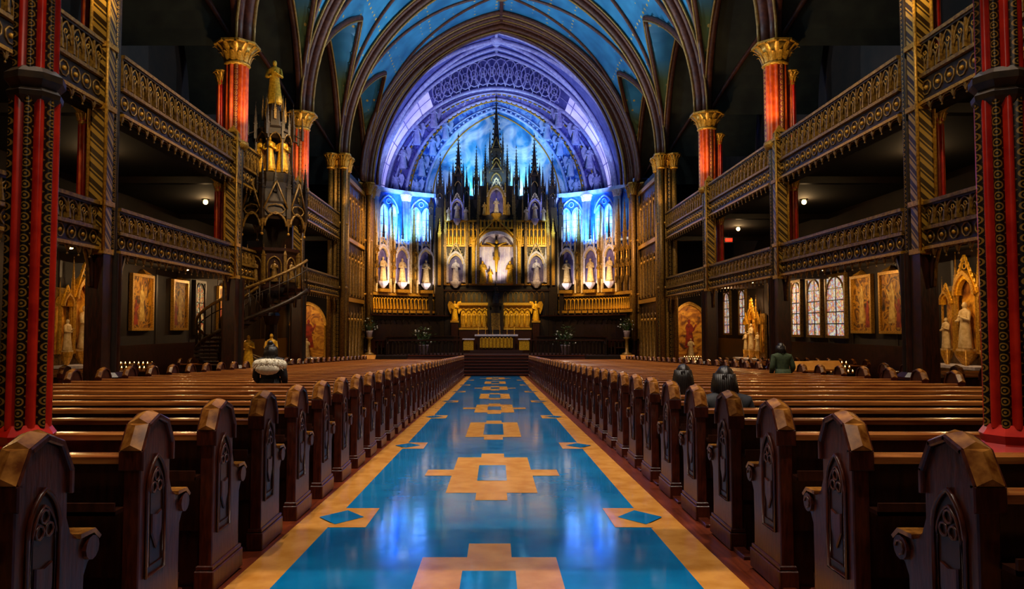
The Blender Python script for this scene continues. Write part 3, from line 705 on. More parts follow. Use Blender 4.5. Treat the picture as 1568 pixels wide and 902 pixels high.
for sg in (-1, 1):
    b = MB(); th = 24
    while th < 84:
        b.M = ell(sg*th, .9)
        b.box(-.3, .3, 0, .08, -.1, 2.25, 'woodblk'); b.box(-.3, .3, -.5, 0, .3, .36, 'wood'); b.box(-.33, -.28, -.5, .05, -.1, .75, 'wood')
        A = archpts(.26, .3, 4); b.tube([(p, -.03, 1.75+q) for p, q in A], .025, 'bronzedk', 4)
        b.box(-.31, .31, -.35, .08, 2.25, 2.33, 'wood'); b.cone(-.3, -.2, 2.33, 2.75, .07, 'bronzedk')
        b.M = ell(sg*th, .76)
        b.box(-.26, .26, 0, .06, -.1, .95, 'woodblk'); b.box(-.28, .28, -.08, .14, .93, .98, 'wood')
        A = archpts(.2, .2, 4); b.tube([(p, -.02, .5+q) for p, q in A], .02, 'bronzedk', 4)
        th += 4.2
    b.M = Matrix.Identity(4); b.obj('choir_stalls')
b = MB(); b.box(-9.3, 9.3, 43.0, 51.5, -1.5, -.1, 'carpet'); b.obj('floor_sanctuary')
b = MB()
for i in range(7):
    b.box(-5.2, 5.2, 41+i*.29, 43.02, -1.27+i*.165, -1.27+(i+1)*.165, 'carpet')
    b.box(-5.2, 5.2, 41+i*.29-.015, 41+i*.29+.03, -1.27+(i+1)*.165-.03, -1.27+(i+1)*.165+.004, 'redwood')
b.obj('altar_steps')
b = MB()
for sd in (-1, 1):
    for i in range(26):
        x = sd*(2.0+i*.22); b.lathe([(.05, -.1), (.03, .0), (.045, .3), (.03, .6), (.05, .72)], 'bronzedk', 6, (x, 43.2))
    b.box(min(sd*1.9, sd*7.6), max(sd*1.9, sd*7.6), 43.1, 43.3, .72, .8, 'wood'); b.box(min(sd*5.2, sd*7.7), max(sd*5.2, sd*7.7), 41.6, 43, -1.3, -.1, 'woodblk')
b.obj('communion_rail')
# ------------------------------------------------------------ reredos
RD = 47.6; S = RD/F
def X(p): return (p-762)*S
def Z(p): return EYE+RD*math.tan(math.atan((451-p)/F)+TH)
b = MB()
b.box(X(683), X(842), RD, RD+.8, -.1, Z(437), 'woodblk')
b.box(X(683), X(842), RD+.15, RD+.8, Z(437), Z(305), 'bronzedk')
b.box(X(735), X(789), RD-.1, RD+.8, Z(352), Z(285), 'bronzedk')
for z in (437, 446, 378, 340): b.box(X(681), X(844), RD-.12, RD+.3, Z(z), Z(z)+.12, 'gold' if z != 446 else 'wood')
cx = X(762); hw = 28*S; ah = 26*S; zs = Z(357)-ah-.1
b.box(cx-hw, cx+hw, RD+.05, RD+.12, Z(435), zs, 'calvary'); b.prism([(cx+p, zs+q) for p, q in archpts(hw, ah, 10)], 'y', RD+.05, RD+.12, 'calvary')
for i in range(9):
    x = cx-hw+2*hw*(i+.5)/9; b.box(x-.02, x+.02, RD, RD+.05, Z(435), zs+ah*.35, 'stone')
b.archband(hw+.16, ah+.2, hw, ah, zs, RD-.35, RD+.1, 'stone', cx, 12); b.archband(hw+.32, ah+.4, hw+.16, ah+.2, zs, RD-.2, RD+.1, 'goldlit', cx, 12)
for sd in (-1, 1):
    b.box(cx+sd*(hw+.08)-.08, cx+sd*(hw+.08)+.08, RD-.35, RD+.1, Z(435), zs, 'stone'); pinnacle(b, cx+sd*(hw+.3), RD-.25, Z(435), .2, zs-Z(435)+.7, 1.1, 'goldlit', 5)
b.box(cx-.06, cx+.06, RD-.2, RD-.12, Z(430), Z(362), 'wood'); b.box(cx-.8, cx+.8, RD-.2, RD-.12, Z(376), Z(376)+.12, 'wood')
b.tube([(cx, RD-.25, Z(376)-.02), (cx, RD-.27, Z(390)), (cx+.02, RD-.26, Z(398)), (cx, RD-.3, Z(408)), (cx, RD-.25, Z(417))], [.12, .14, .14, .09, .05], 'goldlit', 8)
for sd in (-1, 1): b.tube([(cx+sd*.06, RD-.25, Z(378)), (cx+sd*.35, RD-.24, Z(374)), (cx+sd*.68, RD-.22, Z(372))], [.08, .06, .035], 'goldlit', 6)
b.ball((cx+.02, RD-.3, Z(371)), .12, 'goldlit', 8, 1, 1, 1.2)
b.box(cx-.22, cx+.22, RD-.3, RD-.24, Z(399), Z(394), 'gold')
statue(b, X(741), RD-.25, Z(433), 1.45, 'goldlit'); statue(b, X(783), RD-.25, Z(433), 1.45, 'goldlit'); statue(b, X(753), RD-.3, Z(433), .9, 'goldlit')
for px in (700, 823):
    niche(b, 24*S, Z(433), 46*S, 'stone', 'niche', 'stone', 1.4, y=RD-.1, x=X(px), spire=False, kc='cream')
for px in [686+i*6.2 for i in range(9)]+[791+i*6.2 for i in range(9)]:
    A = archpts(2.4*S, 4*S, 4); x = X(px)
    b.box(x-2.6*S, x+2.6*S, RD-.06, RD, Z(377), Z(343), 'bronzedk')
    b.tube([(x-2.3*S, RD-.1, Z(376))]+[(x+p, RD-.1, Z(355)+q) for p, q in A]+[(x+2.3*S, RD-.1, Z(376))], .035, 'goldlit', 4)
    statue(b, x, RD-.16, Z(374), .55, 'goldlit', arms=False)
    pinnacle(b, x+3*S, RD-.2, Z(376), .08, 24*S, 18*S, 'goldlit', 4)
for px, zt, zb, w in ((702, 303, 338, 22), (821, 303, 338, 22), (762, 282, 330, 30)):
    niche(b, w*S*.75, Z(zb), (zb-zt)*S*.9, 'lilacrib' if px != 762 else 'gold', 'niche', 'cream', 1.0, y=RD-.15, x=X(px), spire=False, kc='cream')
    for q in (-1, 1): statue(b, X(px+q*w*.6), RD-.3, Z(zb), .85, 'cream' if px != 762 else 'gold'); pinnacle(b, X(px+q*w*.85), RD-.3, Z(zb), .1, .9, .9, 'bronze', 5)
for px in range(738, 790, 6):
    statue(b, X(px), RD-.2, Z(349), .55, 'goldlit', arms=False)
b.box(X(733), X(791), RD-.28, RD, Z(351), Z(349), 'goldlit')
for sd in (-1, 1):
    p0 = Vector((cx+sd*(hw+.35), RD-.3, Z(372))); p1 = Vector((cx, RD-.3, Z(335)))
    b.tube([p0, p1], .07, 'goldlit', 5)
    for i in range(1, 9):
        q = p0.lerp(p1, i/9); b.cone(q.x, q.y, q.z, q.z+.2, .07, 'goldlit', 4)
for px, zt in ((684, 325), (717, 330), (734, 300), (790, 300), (807, 330), (841, 325)):
    h = Z(zt)-Z(437); pinnacle(b, X(px), RD-.3, Z(437), .17, h*.75, h*.35, 'bronze', 8)
def spire(px, zt, zb, hw_, k='woodblk'):
    x = X(px); w = 2*hw_*S; H = Z(zt)-Z(zb); y = RD+.25
    hs = H*.4
    for q in (-1, 1):
        for e in (-1, 1):
            b.box(x+q*w*.42-w*.08, x+q*w*.42+w*.08, y+e*w*.42-w*.08, y+e*w*.42+w*.08, Z(zb), Z(zb)+hs, k)
            pinnacle(b, x+q*w*.5, y+e*w*.5, Z(zb)+hs*.5, w*.16, hs*.5, H*.2, k, 4)
    b.box(x-w*.3, x+w*.3, y-w*.3, y+w*.3, Z(zb), Z(zb)+hs, k)
    A = archpts(w*.3, w*.5, 4)
    b.tube([(x+p, y-w*.45, Z(zb)+hs*.55+r) for p, r in A], w*.06, 'bronze', 4)
    for sd in (-1, 1): b.tube([(x+sd*w*.5, y-w*.5, Z(zb)+hs*.8), (x, y-w*.5, Z(zb)+hs*1.35)], w*.05, 'bronze', 4)
    b.box(x-w*.55, x+w*.55, y-w*.55, y+w*.55, Z(zb)+hs*.93, Z(zb)+hs, 'bronzedk')
    pinnacle(b, x, y, Z(zb)+hs*.9, w*.62, hs*.15, H*.57, k, 9)
for a in ((762, 148, 282, 10), (762, 205, 300, 13), (745, 222, 290, 4.5), (779, 222, 290, 4.5), (731, 224, 305, 5), (793, 224, 305, 5), (703, 207, 308, 8), (821, 207, 308, 8), (689, 256, 308, 4), (716, 256, 308, 4), (808, 256, 308, 4), (834, 256, 308, 4), (675, 236, 320, 5.5), (849, 236, 320, 5.5), (661, 285, 330, 3.5), (862, 285, 330, 3.5)): spire(*a)
for px in (675, 849): b.box(X(px)-.28, X(px)+.28, RD-.05, RD+.6, -.1, Z(318), 'bronzedk'); pinnacle(b, X(px), RD-.15, Z(437), .2, 80*S, 20*S, 'gold', 5)
for px in (661, 862): b.box(X(px)-.14, X(px)+.14, RD-.0, RD+.35, -.1, Z(329), 'bronzedk')
for pa, pb in ((708, 748), (773, 813)):
    b.box(X(pa), X(pb), RD-.35, RD, Z(502), Z(468), 'goldlit')
    n = 5
    for i in range(n):
        x = X(pa)+(X(pb)-X(pa))*(i+.5)/n; statue(b, x, RD-.42, Z(500), .95, 'gold', arms=False); A = archpts(.15, .2, 4)
        b.tube([(x+p, RD-.45, Z(477)+q) for p, q in A], .03, 'gold', 4)
    b.box(X(pa)-.1, X(pb)+.1, RD-.6, RD, Z(468), Z(464), 'gold'); b.box(X(pa)-.1, X(pb)+.1, RD-.6, RD, -.1, Z(503), 'wood'); b.box(X(pa)-.1, X(pb)+.1, RD-.65, RD, Z(505), Z(502), 'gold')
spx = X(761); b.box(spx-.4, spx+.4, RD-.9, RD, -.1, Z(475), 'woodblk'); b.box(spx-.28, spx+.28, RD-.94, RD-.9, Z(505), Z(480), 'bronze')
for q in (-1, 1): pinnacle(b, spx+q*.45, RD-.8, Z(505), .13, 1.5, .7, 'bronzedk', 5)
pinnacle(b, spx, RD-.6, Z(478), .5, .5, 1.2, 'bronzedk', 7)
# blind arcading on the dark plinth
for px in range(688, 840, 8):
    if abs(px-762) > 12:
        A = archpts(3*S, 5*S, 4); b.tube([(X(px)-3*S, RD-.03, Z(462))]+[(X(px)+p, RD-.03, Z(452)+q) for p, q in A]+[(X(px)+3*S, RD-.03, Z(462))], .03, 'bronze', 4)
for px in (699, 822):
    b.box(X(px)-.22, X(px)+.22, RD-.7, RD-.2, -.1, Z(492), 'wood'); b.box(X(px)-.27, X(px)+.27, RD-.75, RD-.15, Z(494), Z(491), 'gold'); statue(b, X(px), RD-.45, Z(490), 1.25, 'goldlit', wings=True)
b.obj('high_altar_reredos')
b = MB(); AD = 45.6; s = AD/F
def X2(p): return (p-762)*s
b.box(X2(722), X2(802), AD-.3, AD+1.6, -.1, .1, 'carpet')
b.box(X2(733), X2(791), AD, AD+1, .1, .98, 'wood'); b.box(X2(729), X2(795), AD-.08, AD+1.08, .98, 1.08, 'stone')
b.box(X2(737), X2(787), AD-.05, AD, .25, .85, 'goldlit')
for i in range(9):
    x = X2(740)+(X2(784)-X2(740))*i/8; b.lathe([(.05, .2), (.035, .3), (.035, .8), (.06, .9)], 'gold', 6, (x, AD-.1))
for q in (-1, 1):
    b.box(q*1.75-.32, q*1.75+.32, AD-.1, AD+.5, .1, .75, 'goldlit'); b.box(q*1.75-.38, q*1.75+.38, AD-.15, AD+.55, .75, .82, 'stone')
for i in range(6):
    x = -1.15+i*.46; b.lathe([(.07, 1.08), (.02, 1.12), (.02, 1.3), (.04, 1.32), (.018, 1.33), (.018, 1.6)], 'gold', 6, (x, AD+.8))
b.obj('altar_table')
# ------------------------------------------------------------ side aisle furnishings
FIG = [(-.16, 0), (-.13, .3), (-.1, .55), (-.14, .7), (-.1, .82), (-.035, .86), (-.06, .93), (-.03, 1), (.03, 1), (.06, .93), (.035, .86), (.1, .82), (.16, .7), (.24, .85), (.27, .82), (.18, .6), (.11, .55), (.15, .3), (.2, 0)]
def wallitem(name, sd, y, w, z0, z1, km, kf='gold', arch=False):
    b = MB(); x = NX+sd*12.98; f = -sd
    xa, xb = sorted((x, x+f*.06)); b.box(xa, xb, y-w/2, y+w/2, z0, z1, km)
    for (ya, yb, za, zb) in ((y-w/2-.1, y-w/2, z0-.1, z1+.1), (y+w/2, y+w/2+.1, z0-.1, z1+.1), (y-w/2, y+w/2, z0-.1, z0), (y-w/2, y+w/2, z1, z1+.1)):
        q = sorted((x, x+f*.13)); b.box(q[0], q[1], ya, yb, za, zb, kf)
    if arch:
        for zz in [z0+(z1-z0)*i/5 for i in (1, 2, 3, 4)]:
            q = sorted((x+f*.06, x+f*.08)); b.box(q[0], q[1], y-w/2, y+w/2, zz-.02, zz+.02, 'soot')
        q = sorted((x+f*.06, x+f*.08)); b.box(q[0], q[1], y-.02, y+.02, z0, z1, 'soot')
        A = archpts(w/2, w*.5, 5); b.tube([(x+f*.1, y+p, z1-w*.5+r) for p, r in A], .04, kf, 5)
    else:
        q = sorted((x+f*.06, x+f*.066))
        for oy, hh, zz, kk in ((.0, .72, .22, 'robe2'), (-.3, .5, .1, 'robe1'), (.3, .48, .1, 'canvas')):
            H = (z1-z0)*hh; b.prism([(y+oy*w+p*H*.9, z0+zz*(z1-z0)*.6+r*H) for p, r in FIG], 'x', q[0], q[1], kk)
        b.cone(x+f*.06, y, z1+.1, z1+.3, w*.25, kf)
    b.obj(name)
for y in (25.8, 28.9, 33.5): wallitem('framed_painting', -1, y, 1.4 if y < 28 else 1.2, 1.5, 3.3, 'canvas')
wallitem('window_%d' % wi, -1, 30.8, .9, 1.3, 3.4, 'stained', 'bronzedk', True); wi += 1
for y in (24.2, 26.2): wallitem('framed_painting', 1, y, 1.3, 1.4, 3.3, 'canvas')
for y, w_ in ((22.6, .75), (28.2, 1.5), (30.1, 1.2), (31.9, .9), (34.5, .9), (38.9, .9), (41.5, 1.0)): wallitem('window_%d' % wi, 1, y, w_, 1.2, 3.5, 'daywin', 'bronze', True); wi += 1
def sidealtar(sd, y, big=1):
    b = MB(); x = NX+sd*12.9; b.M = Matrix.Translation((x, y, fz(y))) @ Matrix.Rotation(-sd*pi/2, 4, 'Z')
    b.box(-1.1, 1.1, -.8, 0, 0, 1.0, 'bronze'); b.box(-1.2, 1.2, -.9, 0, 1.0, 1.08, 'stone'); b.box(-1.2, 1.2, -.1, 0, 1.08, 3.3, 'bronze')
    niche(b, .8, 1.4, 2.2, 'gold', 'chapel', 'cream', 1.3, y=-.12, kc='goldlit', spire=False)
    for q in (-1, 1):
        niche(b, .45, 1.4, 1.7, 'gold', 'chapel', 'cream', .9, y=-.12, x=q*.85, kc='goldlit', spire=False)
        b.lathe([(.06, 1.08), (.02, 1.12), (.02, 1.5)], 'gold', 6, (q*.4, -.6))
    b.M = Matrix.Identity(4); b.obj('side_altar')
for sd, y in ((-1, 21.6), (1, 19.9), (1, 36.6)): sidealtar(sd, y)
for sd in (-1, 1):
    b = MB(); xc = NX*.5+sd*11.6; y = 44.28; z = -1.35
    A = archpts(.95, 1.2, 8)
    b.box(xc-.95, xc+.95, y-.04, y, z+1, 1.7, 'chapel'); b.prism([(xc+p, 1.7+q) for p, q in A], 'y', y-.04, y, 'chapel')
    b.prism([(xc+p*1.7, .3+q*1.7) for p, q in FIG], 'y', y-.05, y-.04, 'robe1')
    b.archband(1.12, 1.4, .95, 1.2, 1.7, y-.2, y, 'gold', xc)
    for q in (-1, 1): b.lathe([(.12, z), (.12, z+.3), (.08, z+.35), (.08, 1.6), (.13, 1.7)], 'gold', 8, (xc+q*1.05, y-.15))
    b.box(xc-.8, xc+.8, y-.8, y-.05, z, z+1.0, 'bronze'); b.box(xc-.9, xc+.9, y-.9, y-.05, z+1.0, z+1.08, 'stone'); statue(b, xc, y-.4, z+1.13, 1.1, 'cream')
    b.obj('chapel_altar')
def lampobj(name, x, y, z, e, col, r=.07, drop=.1):
    b = MB(); b.lathe([(r*1.5, z+drop), (r*1.5, z+drop-.02), (r*.3, z+drop-.03), (r*.3, z+r*.9)], 'soot', 10, (x, y)); b.ball((x, y, z), r, 'bulb', 8)
    b.obj(name)
    ld = bpy.data.lights.new(name+'_light', 'POINT'); ld.energy = e; ld.color = col; ld.shadow_soft_size = .05
    o = bpy.data.objects.new(name+'_light', ld); scene.collection.objects.link(o); o.location = (x, y, z-r-.12)
WARM = (1, .62, .28)
for sd in (-1, 1):
    for y in (11.5, 18.5, 25.5, 32.5):
        lampobj('ceiling_lamp', NX+sd*10.6, y, 5.95, 26, WARM, .09); lampobj('ceiling_lamp', NX+sd*11.2, y, 3.58, 90, WARM)
    lampobj('ceiling_lamp', NX+sd*11.2, 35.6, 3.58, 130, WARM)
b = MB(); b.box(-9.2, -8.9, 31, 31.05, 2.65, 2.8, 'sign'); b.box(-9.25, -8.85, 31.05, 31.1, 2.6, 2.85, 'soot'); b.tube([(-9.05, 31.07, 2.85), (-9.05, 31.07, 3.7)], .01, 'soot', 4); b.obj('exit_sign')
for x, y, z in ((-10.4, 34, 5.5), (10.8, 33.5, 5.5)):
    b = MB(); b.box(x-.15, x+.15, y, y+.05, z, z+.15, 'sign'); b.box(x-.2, x+.2, y+.05, y+.1, z-.05, z+.2, 'soot'); b.tube([(x, y+.07, z+.2), (x, y+.07, 6.05)], .01, 'soot', 4); b.obj('exit_sign')
def lectern(x, y):
    b = MB(); z = fz(y); b.lathe([(.2, z), (.2, z+.04), (.03, z+.08), (.03, z+1.0)], 'soot', 8, (x, y))
    b.add([(x-.4, y-.18, z+.98), (x+.4, y-.18, z+.98), (x+.4, y+.14, z+1.2), (x-.4, y+.14, z+1.2), (x-.4, y-.15, z+.93), (x+.4, y-.15, z+.93), (x+.4, y+.17, z+1.15), (x-.4, y+.17, z+1.15)], [(0, 1, 2, 3), (4, 5, 6, 7), (0, 1, 5, 4), (1, 2, 6, 5), (2, 3, 7, 6), (3, 0, 4, 7)], 'tan')
    b.obj('information_lectern')
for x, y in ((-7.2, 40.9), (7.4, 40.9), (7.75, 18.6), (8.9, 19.6)): lectern(x, y)
def plant(x, y, z, s):
    b = MB(); b.lathe([(.14*s, z), (.2*s, z+.35*s), (.22*s, z+.38*s)], 'stone', 10, (x, y))
    for i in range(170):
        a = random.uniform(0, 2*pi); e = random.uniform(-.2, 1.5); r = random.uniform(.15, .55)*s
        p = Vector((x+r*cos(a)*cos(e), y+r*sin(a)*cos(e), z+.5*s+r*sin(e)*1.2)); w = .07*s
        d = Vector((cos(a), sin(a), .3)); t = Vector((-sin(a), cos(a), 0))
        b.add([p, p+d*w+t*w*.5, p+d*w*2.4, p+d*w-t*w*.5], [(0, 1, 2, 3)], 'leaf')
        if i % 12 == 0: b.ball(tuple(p+d*.05), .04*s, 'flower', 5)
    for i in range(10):
        a = 2*pi*i/10; b.tube([(x, y, z+.3*s), (x+.3*s*cos(a), y+.3*s*sin(a), z+.8*s)], .01*s, 'leaf', 4)
    b.obj('flower_arrangement')
for x, y, z, s in ((-7.4, 42.3, .95, 1.0), (7.6, 42.3, .95, 1.0)):
    b = MB(); b.lathe([(.3, -.1), (.3, 0), (.1, .1), (.09, .8), (.24, .95)], 'bronze', 10, (x, y)); b.obj('plant_pedestal'); plant(x, y, z, s)
for x, y in ((-4.4, 44), (4.2, 44)): plant(x, y, -.1, 1.5)
def votive(x, y):
    b = MB(); z = fz(y)
    for i in range(3):
        b.box(x-.6, x+.6, y+i*.2, y+i*.2+.18, z+.75+i*.12, z+.78+i*.12, 'soot')
        for j in range(9):
            xx = x-.52+j*.13; zz = z+.78+i*.12; b.lathe([(.03, zz), (.035, zz+.07)], 'tan', 6, (xx, y+i*.2+.09)); b.cone(xx, y+i*.2+.09, zz+.07, zz+.12, .014, 'bulb')
    for q in (-.55, .55):
        for r in (.05, .5): b.box(x+q-.02, x+q+.02, y+r-.02, y+r+.02, z, z+.8, 'soot')
    b.obj('votive_candle_stand')
votive(-10.6, 20.8); votive(10.2, 21.8); votive(11.0, 40.0)
# ------------------------------------------------------------ pulpit
b = MB(); px_, py_ = -7.45, 24.0; fl = fz(24)
T0 = Matrix.Translation((px_, py_, 0)); b.M = T0
b.lathe([(.55, fl), (.55, fl+.25), (.4, fl+.32), (.22, fl+.5), (.2, 1.6), (.3, 1.9), (.24, 2.0), (.45, 2.35), (.8, 2.7), (.86, 2.8), (.86, 2.9)], 'wood', 8, smooth=False)
b.lathe([(.82, 2.9), (.8, 3.9), (.9, 3.98), (.9, 4.08), (.7, 4.1)], 'wood', 8, smooth=False)
for i in range(8):
    a = 2*pi*(i+.5)/8; b.M = T0 @ Matrix.Rotation(a+pi/2, 4, 'Z')
    A = archpts(.22, .3, 5); b.tube([(-.22, -.77, 3.0)]+[(p, -.77, 3.5+q) for p, q in A]+[(.22, -.77, 3.0)], .03, 'bronze', 5, closed=True)
    statue(b, 0, -.8, 3.02, .65, 'bronze')
    pinnacle(b, .33, -.8, 2.9, .09, .95, .3, 'bronze', 3)
    A = archpts(.34, .45, 5)
    b.tube([(p, -1.0, 4.75+q) for p, q in A], .045, 'bronze', 5)
    b.cone(.4, -.98, 5.0, 4.5, .09, 'bronze'); b.ball((.4, -.98, 4.5), .05, 'gold', 6)
    for sd in (-1, 1): b.tube([(sd*.38, -1.04, 5.3), (0, -1.06, 6.2)], .035, 'bronze', 4)
    pinnacle(b, .4, -1.0, 5.0, .13, 1.0, .9, 'bronzedk', 5)
    pinnacle(b, 0, -.8, 5.9, .11, .3, .5, 'bronzedk', 4)
    b.tube([(.3*cos(t), -1.02, 5.3+.16*sin(t)) for t in [2*pi*j/8 for j in range(8)]], .025, 'bronze', 4, closed=True)
    pinnacle(b, .24, -.6, 7.7, .1, .5, .7, 'bronzedk', 4)
    pinnacle(b, .4, -.85, 7.75, .07, .3, .5, 'bronzedk', 4)
    b.tube([(.24, -.6, 7.95), (.4, -.85, 7.8)], .03, 'bronzedk', 4)
    A = archpts(.2, .3, 4); b.tube([(p, -.58, 7.6+q) for p, q in A], .03, 'bronze', 4)
    pinnacle(b, 0, -.36, 8.4, .08, .3, .5, 'bronze', 3)
    b.box(.2, .25, -.6, -.55, 6.6, 7.8, 'bronzedk')
b.M = T0
b.lathe([(.98, 5.0), (1.02, 5.1), (1.0, 5.5), (.85, 5.6), (.8, 6.0), (.7, 6.25), (.72, 6.55), (.6, 6.6)], 'bronzedk', 8, smooth=False)
b.lathe([(.5, 7.75), (.62, 7.85), (.6, 8.05), (.35, 8.2), (.32, 8.7), (.22, 8.9), (.25, 8.95)], 'bronzedk', 8, smooth=False)
b.box(-.5, .5, .55, .7, 2.8, 5.1, 'wood')
b.lathe([(.14, 6.5), (.12, 7.8)], 'bronzedk', 6)
for i in range(6):
    a = 2*pi*i/6-.5; statue(b, .4*cos(a), .4*sin(a)-.05, 6.68, 1.12, 'goldlit' if i in (0, 4, 5) else 'bronze')
statue(b, 0, 0, 9.0, 1.5, 'goldlit')
n = 26; rails = [[], []]
for i in range(n+1):
    t = i/n; a = -.35-t*pi*1.45; z = 2.85-t*(2.85-fl)*.97; r0 = .6+t*.9; r1 = r0+.75
    cxs = -t*.9
    for j, r in enumerate((r0, r1)): rails[j].append((cxs+r*cos(a), r*sin(a)*.9, z+.85))
    c, s_ = cos(a), sin(a); w = .14
    P = [(cxs+r0*c+s_*w, r0*s_*.9-c*w), (cxs+r1*c+s_*w*1.6, r1*s_*.9-c*w*1.6), (cxs+r1*c-s_*w*1.6, r1*s_*.9+c*w*1.6), (cxs+r0*c-s_*w, r0*s_*.9+c*w)]
    b.prism(P, 'z', z-.16, z-.08, 'wood')
    for j, r in enumerate((r0, r1)):
        b.tube([(cxs+r*c, r*s_*.9, z-.1), (cxs+r*c, r*s_*.9, z+.85)], .022, 'bronzedk', 5)
for rl in rails:
    b.tube(rl, .05, 'bronze', 6); b.tube([(p[0], p[1], p[2]-.3) for p in rl], .02, 'bronzedk', 5); b.tube([(p[0], p[1], p[2]-.97) for p in rl], .07, 'bronzedk', 6)
statue(b, .25, -.75, fl+.9, 1.15, 'goldlit'); statue(b, -.5, -.7, fl+.9, 1.1, 'goldlit'); b.box(-.85, .6, -1.05, -.4, fl, fl+.85, 'wood')
b.M = Matrix.Identity(4); b.obj('carved_pulpit')
# ------------------------------------------------------------ people
def skinbody(name, V, E, kmat, parent):
    me = bpy.data.meshes.new(name); me.from_pydata([v[0] for v in V], E, []); me.materials.append(M[kmat])
    o = bpy.data.objects.new(name, me); scene.collection.objects.link(o); o.parent = parent
    md = o.modifiers.new('Skin', 'SKIN'); md.use_smooth_shade = True
    if not me.skin_vertices: bpy.context.view_layer.update()
    for i, v in enumerate(V):
        d = me.skin_vertices[0].data[i]; r = v[1]; d.radius = r if isinstance(r, tuple) else (r, r); d.use_root = (i == 0)
    s = o.modifiers.new('Sub', 'SUBSURF'); s.levels = 2; s.render_levels = 2
    return o
def person(name, loc, H, sit, coat, longhair=False, lean=0, turn=0, fur=False, bun=False):
    e = bpy.data.objects.new(name, None); scene.collection.objects.link(e); e.location = loc; e.scale = (H/1.7,)*3; e.rotation_euler = (0, 0, turn)
    dz = -.37 if sit else 0; ln = lean
    def up(x, y, z): return (x, y+ln*(z-.95), z+dz)
    V = [(up(0, 0, .95), (.17, .13)), (up(0, .01, 1.1), (.16, .12)), (up(0, 0, 1.27), (.2, .125)), (up(0, -.01, 1.4), (.14, .1)), (up(0, 0, 1.48), .06), (up(0, .01, 1.55), .052)]
    E = [(0, 1), (1, 2), (2, 3), (3, 4), (4, 5)]
    for sd in (-1, 1):
        i = len(V)
        V += [(up(sd*.18, 0, 1.385), .085), (up(sd*.25, -.03, 1.12), .068), (up(sd*.2, .2, .98 if not sit else 1.0), .045)]
        E += [(3, i), (i, i+1), (i+1, i+2)]
        if sit: L_ = [((sd*.1, .08, .56), .11), ((sd*.11, .42, .53), .08), ((sd*.11, .4, .28), .062), ((sd*.11, .38, .09), .045), ((sd*.12, .52, .05), .04)]
        else: L_ = [((sd*.09, 0, .86), .11), ((sd*.1, .02, .5), .075), ((sd*.1, 0, .3), .065), ((sd*.1, -.02, .09), .045), ((sd*.11, .13, .045), .04)]
        i = len(V); V += L_; E += [(0, i)]+[(i+j, i+j+1) for j in range(4)]
    skinbody(name+'_body', V, E, coat, e)
    b = MB(); hx, hy, hz = up(0, .02, 1.585); hs = .93
    b.ball((hx, hy, hz), .1*hs, 'skin', 16, .8, .98, 1.2)
    b.tube([(hx, hy+.082, hz+.02), (hx, hy+.11, hz-.02), (hx, hy+.085, hz-.03)], [.008, .016, .012], 'skin', 6)
    b.tube([(hx-.025, hy+.085, hz-.055), (hx, hy+.092, hz-.057), (hx+.025, hy+.085, hz-.055)], .007, 'red', 5)
    for q in (-1, 1):
        b.ball((hx+q*.032, hy+.08, hz+.015), .012, 'stone', 6); b.ball((hx+q*.032, hy+.09, hz+.015), .006, 'soot', 5); b.ball((hx+q*.078, hy, hz-.005), .026, 'skin', 8, .35, .7, 1.1)
    vs = []; fs = []; n = 18; m = 9
    for j in range(m):
        ph = pi/2-j*(pi*.66)/(m-1)
        for i in range(n):
            a = 2*pi*i/n; front = max(0, sin(a)); p2 = ph if front < .3 else max(ph, .35+.3*front)
            r = .105*(1+.05*sin(5*a+j)); vs.append((hx+r*cos(p2)*cos(a)*.84, hy-.008+r*cos(p2)*sin(a), hz+.012+r*1.15*sin(p2)))
    for j in range(m-1):
        for i in range(n): fs.append((j*n+i, j*n+(i+1) % n, (j+1)*n+(i+1) % n, (j+1)*n+i))
    b.add(vs, fs, 'hair', True)
    ll = {True: .3, False: .1}[longhair]
    for i in range(19):
        a = pi-.2+(pi+.4)*i/18; c, s = cos(a), sin(a)
        b.tube([(hx+.08*c, hy+.085*s, hz+.06), (hx+.093*c, hy+.095*s, hz-.03), (hx+(.09+.08*ll)*c, hy-.01+.1*s, hz-.05-ll*.45), (hx+(.06+.15*ll)*c+.015*sin(i*2), hy-.02+.09*s, hz-.05-ll+.03*sin(i*3))], [.02, .026, .03, .008], 'hair', 6)
    if bun: b.ball((hx, hy-.05, hz+.12), .05, 'hair', 10)
    for sd in (-1, 1):
        w = Vector(up(sd*.2, .2, .98 if not sit else 1.0)); p = w+Vector((-sd*.015, .06, -.015))
        b.ball(tuple(p), .042, 'skin', 10, .85, 1.1, .5)
        for f in range(4):
            ox = (f-1.5)*.019; l = (.05, .062, .058, .045)[f]; q = p+Vector((ox, .035, 0))
            b.tube([q, q+Vector((0, l*.5, -.004)), q+Vector((0, l*.85, -.02)), q+Vector((0, l, -.04))], [.0095, .009, .008, .006], 'skin', 6)
        q = p+Vector((-sd*.03, -.005, 0)); b.tube([q, q+Vector((-sd*.02, .025, -.005)), q+Vector((-sd*.022, .05, -.015))], [.012, .0105, .008], 'skin', 6)
